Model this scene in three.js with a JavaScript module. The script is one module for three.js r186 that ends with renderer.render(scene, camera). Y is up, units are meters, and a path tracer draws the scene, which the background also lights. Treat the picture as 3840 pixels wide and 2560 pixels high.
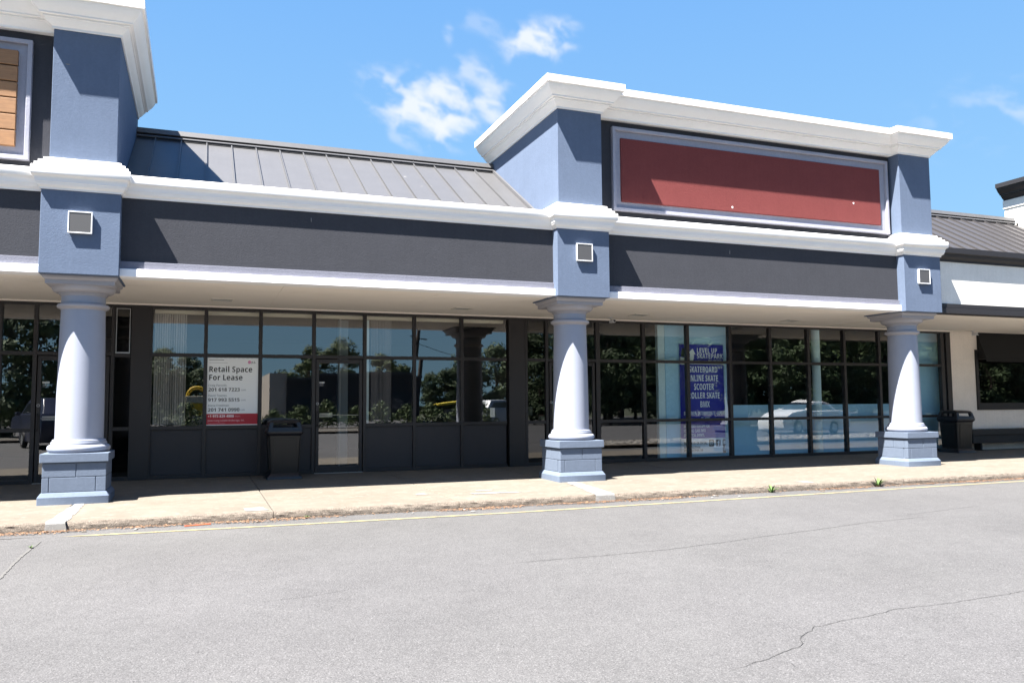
import * as THREE from 'three';
import { mergeGeometries, mergeVertices, toCreasedNormals } from 'three/addons/utils/BufferGeometryUtils.js';
import { RoundedBoxGeometry } from 'three/addons/geometries/RoundedBoxGeometry.js';

// ------------------------------------------------------------------ camera
const scene = new THREE.Scene();
const camera = new THREE.PerspectiveCamera(2 * Math.atan(1280 / 3070.3) * 180 / Math.PI, 1024 / 682, 0.1, 1500);
{
  const yaw = 0.3657, pitch = 0.0767, roll = -0.0073, V = (...a) => new THREE.Vector3(...a);
  const fw = V(Math.sin(yaw) * Math.cos(pitch), Math.sin(pitch), -Math.cos(yaw) * Math.cos(pitch));
  const rt = V(Math.cos(yaw), 0, Math.sin(yaw)), up = V().crossVectors(rt, fw);
  const r2 = rt.clone().multiplyScalar(Math.cos(roll)).addScaledVector(up, Math.sin(roll));
  const u2 = up.clone().multiplyScalar(Math.cos(roll)).addScaledVector(rt, -Math.sin(roll));
  camera.quaternion.setFromRotationMatrix(new THREE.Matrix4().makeBasis(r2, u2, fw.clone().negate()));
  camera.position.set(2.8074, 1.2604, 16.4207);
}
// ------------------------------------------------------------------ random numbers and noise
function rng(seed) { let s = seed | 0; return () => { s = (s + 0x6d2b79f5) | 0; let t = Math.imul(s ^ (s >>> 15), 1 | s); t = (t + Math.imul(t ^ (t >>> 7), 61 | t)) ^ t; return ((t ^ (t >>> 14)) >>> 0) / 4294967296; }; }
const lattice = (() => { const r = rng(77), a = new Float32Array(65536); for (let i = 0; i < 65536; i++) a[i] = r(); return a; })();
function vnoise(x, y, per = 256, seed = 0) {
  const xi = Math.floor(x), yi = Math.floor(y); let fx = x - xi, fy = y - yi;
  fx = fx * fx * (3 - 2 * fx); fy = fy * fy * (3 - 2 * fy);
  const w = (a, b) => lattice[((((a % per) + per) % per) * 131 + (((b % per) + per) % per) * 7919 + seed * 4051) & 65535];
  const a = w(xi, yi), b = w(xi + 1, yi), c = w(xi, yi + 1), d = w(xi + 1, yi + 1);
  return a + (b - a) * fx + (c - a) * fy + (a - b - c + d) * fx * fy;
}
function fbm(x, y, oct = 4, per = 256, seed = 0) { let s = 0, a = 0.5, t = 0; for (let o = 0; o < oct; o++) { s += a * vnoise(x, y, per, seed + o); t += a; x *= 2; y *= 2; per *= 2; a *= 0.5; } return s / t; }

// ------------------------------------------------------------------ sky, sun, exposure
const SUN = new THREE.Vector3(-0.54, 1, 0.26).normalize();
const EXPOSURE = 5.4;
const CLOUDS = [   // direction, half width, half height (radians), strength, tilt
  [0.2388, 0.3435, -0.9083, 0.062, 0.030, 1, -0.42],
  [0.2666, 0.3624, -0.8931, 0.036, 0.018, 0.9, -0.35],
  [0.3149, 0.3468, -0.8835, 0.017, 0.028, 0.8, 0.1],
  [0.2839, 0.3286, -0.9008, 0.05, 0.01, 0.75, 0.15],
  [0.2972, 0.3808, -0.8756, 0.034, 0.016, 0.55, -0.55],
  [0.3558, 0.4161, -0.8369, 0.038, 0.020, 1, 0.1],
  [0.2969, 0.4303, -0.8524, 0.030, 0.012, 0.25, -0.3],
  [0.2583, 0.4219, -0.8691, 0.006, 0.011, 0.3, 0],
  [0.2222, 0.3089, -0.9248, 0.022, 0.007, 0.35, -0.4],
  [0.06, 0.27, 0.96, 0.22, 0.07, 1.0, 0.1], [-0.12, 0.24, 0.96, 0.2, 0.06, 1.1, 0.0], [0.2, 0.2, 0.95, 0.05, 0.02, 0.7, 0],
  [-0.75, 0.3, 0.6, 0.25, 0.07, 0.9, 0], [0.8, 0.35, 0.5, 0.2, 0.05, 0.7, 0], [-0.8, 0.35, -0.5, 0.2, 0.05, 0.8, 0], [0.85, 0.3, -0.45, 0.18, 0.04, 0.5, 0],
].map(([x, y, z, w, h, s, t]) => { const d = new THREE.Vector3(x, y, z).normalize(); const rt = new THREE.Vector3(-d.z, 0, d.x).normalize(), up = new THREE.Vector3().crossVectors(d, rt).negate(); if (up.y < 0) up.negate(); return { d, rt, up, w, h, s, c: Math.cos(t), n: Math.sin(t) }; });
{
  const W = 4096, H = 2048, data = new Float32Array(W * H * 4);
  const mix = (a, b, t) => a + (b - a) * t, sm = (a, b, x) => { const t = Math.min(1, Math.max(0, (x - a) / (b - a))); return t * t * (3 - 2 * t); };
  for (let j = 0; j < H; j++) {
    const el = ((j + 0.5) / H - 0.5) * Math.PI, sy = Math.sin(el), cy = Math.cos(el);
    for (let i = 0; i < W; i++) {
      const az = ((i + 0.5) / W - 0.5) * 2 * Math.PI, x = cy * Math.cos(az), z = cy * Math.sin(az);
      const t = Math.pow(Math.max(0, sy), 0.62);
      let r = mix(0.50, 0.045, t), g = mix(0.86, 0.28, t), b = mix(1.06, 0.92, t);
      const cs = x * SUN.x + sy * SUN.y + z * SUN.z, au = Math.pow(Math.max(0, cs), 5) * 0.22 + Math.pow(Math.max(0, cs), 40) * 1.6;   // the air is brighter round the sun
      r += au; g += au; b += au * 0.95;
      if (sy > 0.02) for (const c of CLOUDS) {
        const q = x * c.d.x + sy * c.d.y + z * c.d.z; if (q < 0.9) continue;
        const a0 = x * c.rt.x + z * c.rt.z, b0 = x * c.up.x + sy * c.up.y + z * c.up.z, u = (a0 * c.c + b0 * c.n) / c.w, v = (-a0 * c.n + b0 * c.c) / c.h;
        const d2 = u * u + v * v; if (d2 > 3.2) continue;
        const q1 = fbm(a0 * 26 + 9, b0 * 34 + 17, 3, 256, 8), sx = a0 * 46 + 40 + q1 * 1.6, sy2 = b0 * 74 + a0 * 18 + 60, nn = fbm(sx, sy2, 7, 256, 3);
        const m = sm(0.42, 0.86, nn * 0.95 + q1 * 0.30 + (1 - Math.sqrt(d2)) * 0.26 - 0.10) * sm(1.75, 0.5, Math.sqrt(d2)) * Math.min(1, c.s) * 0.92;
        r = mix(r, 0.93, m); g = mix(g, 0.98, m); b = mix(b, 1.06, m);
      }
      const k = (j * W + i) * 4; data[k] = r / EXPOSURE; data[k + 1] = g / EXPOSURE; data[k + 2] = b / EXPOSURE; data[k + 3] = 1;
    }
  }
  const sky = new THREE.DataTexture(data, W, H, THREE.RGBAFormat, THREE.FloatType);
  sky.mapping = THREE.EquirectangularReflectionMapping; sky.magFilter = sky.minFilter = THREE.LinearFilter; sky.wrapS = THREE.RepeatWrapping; sky.needsUpdate = true;
  scene.background = sky; scene.environment = sky;
}
const sun = new THREE.DirectionalLight(new THREE.Color(1, 0.955, 0.89), 5);
sun.position.copy(SUN).multiplyScalar(80).add(new THREE.Vector3(12, 0, 15)); sun.target.position.set(12, 0, 15);
sun.castShadow = true; sun.shadow.mapSize.set(4096, 4096); Object.assign(sun.shadow.camera, { left: -70, right: 70, top: 60, bottom: -60, near: 1, far: 220 });
scene.add(sun, sun.target);
const renderer = new THREE.WebGLRenderer({ antialias: true });
renderer.toneMapping = THREE.LinearToneMapping; renderer.toneMappingExposure = EXPOSURE;
renderer.shadowMap.enabled = true; renderer.setSize(1024, 682);

// ------------------------------------------------------------------ textures
function tex(size, fn, srgb) {
  const d = new Uint8Array(size * size * 4), o = [0, 0, 0];
  for (let j = 0; j < size; j++) for (let i = 0; i < size; i++) { fn(i, j, o); const k = (j * size + i) * 4; for (let c = 0; c < 3; c++) d[k + c] = Math.max(0, Math.min(255, o[c] * 255)); d[k + 3] = 255; }
  const t = new THREE.DataTexture(d, size, size); t.wrapS = t.wrapT = THREE.RepeatWrapping; t.magFilter = THREE.LinearFilter; t.minFilter = THREE.LinearFilter;
  if (srgb) t.colorSpace = THREE.SRGBColorSpace; t.needsUpdate = true; return t;
}
const rep = (t, metres) => { const c = t.clone(); c.repeat.set(1 / metres, 1 / metres); c.needsUpdate = true; return c; };
const S = 512;
const T = {};
T.stucco = tex(S, (i, j, o) => { const v = 0.45 * fbm(i / 4, j / 4, 2, 128, 1) + 0.55 * fbm(i / 16, j / 9, 3, 32, 5); o[0] = o[1] = o[2] = v; });
T.mottle = tex(S, (i, j, o) => { const v = 0.80 + 0.20 * (0.5 * fbm(i / 64, j / 40, 5, 8, 2) + 0.5 * fbm(i / 5, j / 5, 2, 102, 3)) + 0.05 * (fbm(i / 10, j / 256, 2, 51, 9) - 0.5); o[0] = v; o[1] = v * 0.997; o[2] = v * 0.99; });
T.faint = tex(S, (i, j, o) => { const v = 0.93 + 0.07 * (0.6 * fbm(i / 64, j / 40, 5, 8, 2) + 0.4 * fbm(i / 5, j / 5, 2, 102, 3)); o[0] = v; o[1] = v * 0.998; o[2] = v * 0.993; });
T.concrete = tex(1024, (i, j, o) => {
  const f = fbm(i / 3, j / 3, 2, 341, 1), m = fbm(i / 40, j / 40, 5, 26, 4), l = fbm(i / 128, j / 128, 4, 8, 6), fl = fbm(i / 22, j / 11, 4, 47, 11);
  let v = 0.62 + 0.22 * m + 0.16 * (l - 0.5) + 0.16 * (f - 0.5); if (fl > 0.62) v += (fl - 0.62) * 1.6; o[0] = v; o[1] = v * (0.985 + 0.02 * f); o[2] = v * (0.96 + 0.06 * (fl > 0.62 ? 1 : l));
});
T.asphalt = tex(2048, (i, j, o) => {
  const f = fbm(i / 2.4, j / 2.4, 1, 853, 1), f2 = vnoise(i / 4.6, j / 4.6, 445, 5), m = fbm(i / 60, j / 60, 4, 34, 4), l = fbm(i / 340, j / 340, 4, 6, 6);
  let v = 0.50 + 0.24 * (f - 0.5) + 0.17 * (f2 - 0.5) + 0.09 * (m - 0.5) + 0.10 * (l - 0.5); if (f > 0.76) v += (f - 0.76) * 1.9; if (f2 > 0.86) v += (f2 - 0.86) * 1.8; if (f < 0.15) v -= 0.12; if (f2 < 0.045) v -= 0.24;
  o[0] = v; o[1] = v * 0.99; o[2] = v * 0.985 + 0.004;
});
T.asphaltBump = tex(1024, (i, j, o) => { o[0] = o[1] = o[2] = 0.6 * fbm(i / 2.2, j / 2.2, 1, 465, 1) + 0.4 * fbm(i / 7, j / 7, 2, 146, 4); });
T.kerb = tex(S, (i, j, o) => { const f = fbm(i / 3.5, j / 3.5, 2, 146, 1), m = fbm(i / 30, j / 22, 4, 17, 4); let v = 0.45 + 0.5 * (f - 0.5) + 0.35 * (m - 0.5); if (f > 0.72) v += 0.22; o[0] = v; o[1] = v * 0.95; o[2] = v * 0.9; });
T.wood = tex(S, (i, j, o) => { const g = fbm(i / 90, j / 3.2, 4, 64, 2), g2 = fbm(i / 40 + 3, j / 18, 3, 30, 7), v = 0.72 + 0.3 * (g - 0.5) + 0.2 * (g2 - 0.5); o[0] = v; o[1] = v * 0.96; o[2] = v * 0.9; });
T.paintline = tex(S, (i, j, o) => { const f = fbm(i / 4, j / 4, 3, 128, 1), m = fbm(i / 50, j / 50, 4, 11, 4); const w = f * 0.6 + m * 0.5; const v = w < 0.38 ? 0.45 : 0.86 + 0.14 * f; o[0] = v; o[1] = v * (w < 0.38 ? 1.0 : 0.98); o[2] = v * (w < 0.38 ? 1.2 : 0.95); });
T.gravel = tex(S, (i, j, o) => { const f = vnoise(i / 9, j / 9, 57, 1), g = vnoise(i / 5, j / 5, 102, 3); const v = 0.35 + 0.6 * f * g + 0.25 * (g - 0.5); o[0] = v; o[1] = v * 0.97; o[2] = v * 0.92; });

// ------------------------------------------------------------------ materials (linear base colours)
const C = (r, g, b) => new THREE.Color().setRGB(r, g, b);
function M(c, rough = 0.85, extra = {}) { return new THREE.MeshStandardMaterial({ color: C(...c), roughness: rough, metalness: 0, ...extra }); }
const stuccoB = rep(T.stucco, 0.7), mottle2 = rep(T.mottle, 2.3);
const stucco = (c, bump = 0.0022) => new THREE.MeshPhysicalMaterial({ color: C(...c), roughness: 0.95, specularIntensity: 0.3, map: mottle2, bumpMap: stuccoB, bumpScale: bump });
const mat = {
  blue: stucco([0.115, 0.150, 0.222]), plinth: stucco([0.122, 0.152, 0.208], 0.0016), charcoal: stucco([0.052, 0.054, 0.064]), lavender: stucco([0.185, 0.19, 0.235], 0.003), signFrame: stucco([0.34, 0.345, 0.41], 0.003),
  white: M([0.84, 0.825, 0.81], 0.7, { map: rep(T.faint, 3.1) }), whiteBand: M([0.82, 0.82, 0.84], 0.85, { map: rep(T.faint, 3.1), bumpMap: stuccoB, bumpScale: 0.003 }), column: M([0.275, 0.297, 0.365], 0.5, { map: rep(T.faint, 1.7) }), capital: M([0.33, 0.325, 0.36], 0.6, { map: rep(T.faint, 1.7) }),
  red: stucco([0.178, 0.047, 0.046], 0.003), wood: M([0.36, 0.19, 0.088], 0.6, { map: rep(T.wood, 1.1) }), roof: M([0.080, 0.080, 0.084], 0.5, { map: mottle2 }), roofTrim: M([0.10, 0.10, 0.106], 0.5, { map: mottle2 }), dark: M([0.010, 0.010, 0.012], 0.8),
  soffit: M([0.86, 0.80, 0.73], 0.85, { map: rep(T.faint, 2.7) }), soffitGap: M([0.12, 0.11, 0.10], 0.9),
  frame: M([0.019, 0.016, 0.017], 0.5), panel: M([0.026, 0.024, 0.029], 0.55, { map: mottle2 }),
  aluminium: M([0.5, 0.5, 0.5], 0.35, { metalness: 0.8 }), lightRim: M([0.6, 0.61, 0.63], 0.5), lightFace: M([0.06, 0.06, 0.063], 0.55),
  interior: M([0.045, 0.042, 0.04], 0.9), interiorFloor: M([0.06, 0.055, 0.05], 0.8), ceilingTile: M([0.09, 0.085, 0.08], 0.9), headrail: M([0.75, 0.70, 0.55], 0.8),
  blind: M([0.36, 0.35, 0.33], 0.8), blindGrey: M([0.14, 0.135, 0.135], 0.8), board: M([0.46, 0.74, 0.93], 0.7, { map: rep(T.faint, 1.9) }), boardWhite: M([0.66, 0.80, 0.82], 0.7),
  beige: stucco([0.86, 0.785, 0.71], 0.003), cream: stucco([0.78, 0.765, 0.725], 0.003), black: M([0.009, 0.009, 0.0105], 0.6), blackTrim: M([0.013, 0.012, 0.0145], 0.6), roofDark: M([0.046, 0.043, 0.045], 0.5, { map: mottle2 }), awning: M([0.010, 0.010, 0.0105], 0.95),
  plastic: M([0.0075, 0.0068, 0.007], 0.42, { bumpMap: rep(T.stucco, 0.3), bumpScale: 0.0006 }), plasticLid: M([0.009, 0.0095, 0.0145], 0.38),
  sidewalk: M([0.170, 0.148, 0.118], 0.95, { map: rep(T.concrete, 4.3), bumpMap: rep(T.concrete, 4.3), bumpScale: 0.006 }), patch: M([0.25, 0.245, 0.235], 0.9, { map: rep(T.concrete, 1.3) }),
  kerb: M([0.27, 0.235, 0.20], 0.95, { map: rep(T.kerb, 0.9), bumpMap: rep(T.kerb, 0.9), bumpScale: 0.006 }), asphalt: M([0.146, 0.1435, 0.1435], 0.95, { map: rep(T.asphalt, 3.7), bumpMap: rep(T.asphaltBump, 2.7), bumpScale: 0.004, vertexColors: true }),
  crack: M([0.035, 0.034, 0.034], 0.95), yellow: M([0.25, 0.22, 0.12], 0.8, { map: rep(T.paintline, 1.7) }), whitePaint: M([0.092, 0.091, 0.09], 0.9, { map: rep(T.paintline, 0.8) }),
  earth: M([0.05, 0.058, 0.026], 1, { map: rep(T.concrete, 9) }), gravel: M([0.25, 0.235, 0.21], 0.95, { map: rep(T.gravel, 1.2), bumpMap: rep(T.gravel, 1.2), bumpScale: 0.04 }),
};
const glass = (c, ior = 2.0) => new THREE.MeshPhysicalMaterial({ color: C(...c), roughness: 0, metalness: 0, transmission: 1, thickness: 0, ior, side: THREE.DoubleSide });
mat.glass = glass([0.95, 0.96, 0.96], 2.4); mat.glassTint = glass([0.84, 0.93, 0.96], 2.05); mat.glassDark = glass([0.25, 0.27, 0.26], 1.8);

// ------------------------------------------------------------------ helpers
const taken = {};
function numbered(n) { const k = taken[n] = (taken[n] ?? -1) + 1; return k ? n + '_' + String(k).padStart(3, '0') : n; }
function tag(o, label, category, group, kind) { o.userData = { label, category }; if (group) o.userData.group = group; if (kind) { o.userData.kind = kind; } return o; }
function thing(name, label, category, [x, y, z] = [0, 0, 0], group) { const o = new THREE.Group(); o.name = numbered(name); o.position.set(x, y, z); scene.add(o); return tag(o, label, category, group); }
function finish(m) { m.castShadow = m.receiveShadow = true; return m; }
function part(name, geo, material, parent, label) { const m = finish(new THREE.Mesh(geo, material)); m.name = name; parent.add(m); if (label) m.userData.label = label; return m; }
function group(name, parent, label) { const g = new THREE.Group(); g.name = name; parent.add(g); if (label) g.userData.label = label; return g; }
function solo(name, geo, material, label, category, grp, kind) { const m = finish(new THREE.Mesh(geo, material)); m.name = numbered(name); scene.add(m); return tag(m, label, category, grp, kind); }
function struct(name, geo, material, label) { const m = finish(new THREE.Mesh(geo, material)); m.name = numbered(name); scene.add(m); m.userData = { kind: 'structure', label }; return m; }
function boxUV(g) {   // uv in metres, laid on each face along its own plane
  if (g.index) g = g.toNonIndexed(); const p = g.attributes.position, uv = new Float32Array(p.count * 2);
  for (let f = 0; f < p.count; f += 3) {
    const a = new THREE.Vector3().fromBufferAttribute(p, f), b = new THREE.Vector3().fromBufferAttribute(p, f + 1), c = new THREE.Vector3().fromBufferAttribute(p, f + 2);
    const n = b.clone().sub(a).cross(c.clone().sub(a)), ax = Math.abs(n.x), ay = Math.abs(n.y), az = Math.abs(n.z);
    [a, b, c].forEach((v, k) => { const q = (f + k) * 2; if (ay >= ax && ay >= az) { uv[q] = v.x; uv[q + 1] = v.z; } else if (ax >= az) { uv[q] = v.z + 0.37; uv[q + 1] = v.y; } else { uv[q] = v.x; uv[q + 1] = v.y; } });
  }
  g.setAttribute('uv', new THREE.BufferAttribute(uv, 2)); return g;
}
const bx = (x0, x1, y0, y1, z0, z1) => boxUV(new THREE.BoxGeometry(x1 - x0, y1 - y0, z1 - z0).translate((x0 + x1) / 2, (y0 + y1) / 2, (z0 + z1) / 2));
const rbx = (x0, x1, y0, y1, z0, z1, r = 0.01, s = 1) => boxUV(new RoundedBoxGeometry(x1 - x0, y1 - y0, z1 - z0, s, r).translate((x0 + x1) / 2, (y0 + y1) / 2, (z0 + z1) / 2));
const merge = (...l) => mergeGeometries(l.map((g) => { g = g.index ? g.toNonIndexed() : g; for (const k of Object.keys(g.attributes)) if (!['position', 'normal', 'uv'].includes(k)) g.deleteAttribute(k); return g; }));
const tube = (pts, r, seg = 12, rad = 6) => new THREE.TubeGeometry(new THREE.CatmullRomCurve3(pts.map((p) => new THREE.Vector3(...p))), seg, r, rad);
function lathe(pts, seg = 56) { const g = new THREE.LatheGeometry(pts.map(([r, y]) => new THREE.Vector2(r, y)), seg); const p = g.attributes.position, uv = g.attributes.uv; for (let i = 0; i < p.count; i++) uv.setXY(i, uv.getX(i) * 2, p.getY(i)); return toCreasedNormals(g, 0.6); }
// a moulding: profile points [out, height] swept along a path of [x, z] corners with mitres; outside is on the right-hand side of the walk
function sweep(path, profile, closed = false) {
  const n = path.length, dirs = [], pos = [], uv = []; const off = [];
  for (let i = 0; i < n; i++) {
    const prev = i > 0 ? path[i - 1] : closed ? path[n - 1] : null, next = i < n - 1 ? path[i + 1] : closed ? path[0] : null, p = path[i];
    const nn = (a, b) => { const dx = b[0] - a[0], dz = b[1] - a[1], l = Math.hypot(dx, dz); return [-dz / l, dx / l]; };
    const a = prev ? nn(prev, p) : nn(p, next), b = next ? nn(p, next) : a, k = 1 + a[0] * b[0] + a[1] * b[1];
    off.push([(a[0] + b[0]) / k, (a[1] + b[1]) / k]);
  }
  const P = (i, j) => [path[i][0] + off[i][0] * profile[j][0], profile[j][1], path[i][1] + off[i][1] * profile[j][0]];
  let run = 0; const m = closed ? n : n - 1;
  for (let i = 0; i < m; i++) {
    const i2 = (i + 1) % n, len = Math.hypot(path[i2][0] - path[i][0], path[i2][1] - path[i][1]); let v = 0;
    for (let j = 0; j < profile.length - 1; j++) {
      const a = P(i, j), b = P(i2, j), c = P(i2, j + 1), d = P(i, j + 1), h = Math.hypot(profile[j + 1][0] - profile[j][0], profile[j + 1][1] - profile[j][1]);
      pos.push(...a, ...b, ...c, ...a, ...c, ...d); uv.push(run, v, run + len, v, run + len, v + h, run, v, run + len, v + h, run, v + h); v += h;
    }
    run += len;
  }
  if (!closed) for (const e of [0, n - 1]) { const pts = profile.map((q) => new THREE.Vector2(q[0], q[1])), tri = THREE.ShapeUtils.triangulateShape(pts, []); for (const t of tri) for (const k of t) { pos.push(...P(e, k)); uv.push(profile[k][0], profile[k][1]); } }
  const g = new THREE.BufferGeometry(); g.setAttribute('position', new THREE.Float32BufferAttribute(pos, 3)); g.setAttribute('uv', new THREE.Float32BufferAttribute(uv, 2));
  g.computeVertexNormals(); return toCreasedNormals(g, 0.55);
}
const arc = (x0, y0, x1, y1, bulge, n = 6) => { const o = []; for (let i = 1; i <= n; i++) { const t = i / n, s = Math.sin(Math.PI * t) * bulge, dx = x1 - x0, dy = y1 - y0; o.push([x0 + dx * t + dy * s, y0 + dy * t - dx * s]); } return o; };
// loft of rounded squares: sections [y, halfX, halfZ, corner]
function loft(sections, per = 5, capTop = true, capBottom = true) {
  const ring = ([y, hx, hz, r]) => { const o = []; for (const [sx, sz, a0] of [[1, 1, 0], [-1, 1, 1], [-1, -1, 2], [1, -1, 3]]) for (let k = 0; k <= per; k++) { const a = (a0 + k / per) * Math.PI / 2; o.push([sx * (hx - r) + Math.cos(a) * r, y, sz * (hz - r) + Math.sin(a) * r]); } return o; };
  const R = sections.map(ring), n = R[0].length, pos = [];
  for (let i = 0; i < R.length - 1; i++) for (let k = 0; k < n; k++) { const k2 = (k + 1) % n; pos.push(...R[i][k], ...R[i + 1][k], ...R[i + 1][k2], ...R[i][k], ...R[i + 1][k2], ...R[i][k2]); }
  const cap = (r, up) => { const c = [0, r[0][1], 0]; for (let k = 0; k < n; k++) { const a = r[k], b = r[(k + 1) % n]; pos.push(...c, ...(up ? b : a), ...(up ? a : b)); } };
  if (capBottom) cap(R[0], false); if (capTop) cap(R[R.length - 1], true);
  let g = new THREE.BufferGeometry(); g.setAttribute('position', new THREE.Float32BufferAttribute(pos, 3)); g.computeVertexNormals(); return boxUV(toCreasedNormals(g, 0.6));
}
// a flat slab given by its lower corners a (origin), direction U, V and thickness along N
function slabOn(o, U, V, N, u0, u1, v0, v1, n0, n1) {
  const g = new THREE.BoxGeometry(u1 - u0, v1 - v0, n1 - n0).translate((u0 + u1) / 2, (v0 + v1) / 2, (n0 + n1) / 2); boxUV(g);
  const h = boxUV(g); h.applyMatrix4(new THREE.Matrix4().makeBasis(new THREE.Vector3(...U), new THREE.Vector3(...V), new THREE.Vector3(...N)).setPosition(...o)); h.computeVertexNormals(); return h;
}
const shapeGeo = (pts, depth, bevel = 0) => { const s = new THREE.Shape(pts.map((p) => new THREE.Vector2(...p))); return boxUV(new THREE.ExtrudeGeometry(s, { depth, bevelEnabled: bevel > 0, bevelSize: bevel, bevelThickness: bevel, bevelSegments: 2, curveSegments: 8 })); };

// ================================================================== GROUND
struct('ground', boxUV(new THREE.PlaneGeometry(900, 900).rotateX(-Math.PI / 2).translate(10, -0.2, 60)), mat.earth, 'earth and grass around the car park');
const ROAD_Y = -0.1345, KZ = 5.80, sw = (z) => 0.0141 - 0.008 * z;
{
  const g = new THREE.PlaneGeometry(120, 54, 240, 150).rotateX(-Math.PI / 2).translate(14, ROAD_Y, KZ - 0.3 + 27), p = g.attributes.position, col = new Float32Array(p.count * 3), uv = g.attributes.uv;
  for (let i = 0; i < p.count; i++) {
    const x = p.getX(i), z = p.getZ(i), v = 0.90 + 0.20 * (fbm(x * 0.35 + 20, z * 0.8 + 20, 4, 256, 2) - 0.5) + 0.16 * (fbm(x * 0.12 + 50, z * 0.3 + 50, 3, 256, 9) - 0.5);
    col[i * 3] = v; col[i * 3 + 1] = v; col[i * 3 + 2] = v * (1.0 + 0.03 * (fbm(x * 0.3, z * 0.3 + 9, 2, 256, 4) - 0.5)); uv.setXY(i, x, z);
  }
  g.setAttribute('color', new THREE.BufferAttribute(col, 3));
  const road = struct('road', g, mat.asphalt, 'grey asphalt drive lane and car park with fine bright aggregate');
  const r = rng(5);
  const ribbon = (pts, w0, y, name, m, jag, taper = true) => {
    const fine = []; for (let i = 0; i < pts.length - 1; i++) { const n = Math.max(2, Math.round(Math.hypot(pts[i + 1][0] - pts[i][0], pts[i + 1][1] - pts[i][1]) / (jag ? 0.05 : 0.1))); for (let k = 0; k < n; k++) { const t = k / n; fine.push([pts[i][0] + (pts[i + 1][0] - pts[i][0]) * t + (r() - 0.5) * jag, pts[i][1] + (pts[i + 1][1] - pts[i][1]) * t + (r() - 0.5) * jag]); } } fine.push(pts[pts.length - 1]);
    const pos = [], n = fine.length; let L = [], Rr = [];
    for (let i = 0; i < n; i++) { const a = fine[Math.max(0, i - 1)], b = fine[Math.min(n - 1, i + 1)], dx = b[0] - a[0], dz = b[1] - a[1], l = Math.hypot(dx, dz) || 1, e = Math.min(1, i / 6, (n - 1 - i) / 6), w = w0 * (taper ? Math.max(0.12, e) : 1) * (0.75 + 0.5 * r()); L.push([fine[i][0] - dz / l * w / 2, y, fine[i][1] + dx / l * w / 2]); Rr.push([fine[i][0] + dz / l * w / 2, y, fine[i][1] - dx / l * w / 2]); }
    for (let i = 0; i < n - 1; i++) pos.push(...L[i], ...L[i + 1], ...Rr[i + 1], ...L[i], ...Rr[i + 1], ...Rr[i]);
    const q = new THREE.BufferGeometry(); q.setAttribute('position', new THREE.Float32BufferAttribute(pos, 3)); q.computeVertexNormals(); if (q.attributes.normal.getY(0) < 0) { const a = q.attributes.normal.array; for (let i = 0; i < a.length; i++) a[i] *= -1; }
    return part(name, boxUV(q), m, road);
  };
  ribbon([[5.3, 9.58], [5.62, 9.56], [6.43, 9.55], [6.99, 9.52], [7.7, 9.40], [8.41, 9.24], [9.2, 9.1], [10.06, 8.91], [11.2, 8.81]], 0.0075, ROAD_Y + 0.004, 'crack', mat.crack, 0.018);
  ribbon([[5.34, 12.75], [5.74, 12.63], [6.08, 12.5], [6.2, 12.36], [6.43, 12.22], [6.91, 12.14], [7.22, 12.08], [7.64, 12.09], [8.36, 12.05], [9, 11.95]], 0.0045, ROAD_Y + 0.004, 'crack', mat.crack, 0.02);
  ribbon([[5.74, 12.63], [5.8, 12.75], [5.78, 12.88]], 0.005, ROAD_Y + 0.004, 'crack', mat.crack, 0.02);
  ribbon([[10.9, 8.6], [11.6, 8.5], [12.6, 8.3]], 0.006, ROAD_Y + 0.004, 'crack', mat.crack, 0.02);
  ribbon([[3.2, 10.2], [3.6, 10.15], [4.1, 10.0]], 0.004, ROAD_Y + 0.004, 'crack', mat.crack, 0.02);
  part('yellow_line', ribbon([[1.45, 6.28], [3.46, 6.36], [6.57, 6.42], [10.77, 6.33], [14, 6.22], [19, 6.12], [30, 6.1]], 0.075, ROAD_Y + 0.005, 'x', mat.yellow, 0.008).geometry, mat.yellow, road, 'thin pale yellow painted line along the kerb');
  road.remove(road.children.find((c) => c.name === 'x'));
  ribbon([[1.30, 6.5], [1.28, 7.0], [1.28, 7.56], [1.31, 8.47], [1.3, 9.6]], 0.026, ROAD_Y + 0.005, 'worn_white_line', mat.whitePaint, 0.012);
  ribbon([[-4, 6.2], [0.0, 6.18], [0.86, 6.18], [1.3, 6.2]], 0.03, ROAD_Y + 0.005, 'worn_white_line', mat.whitePaint, 0.02);
}
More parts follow.
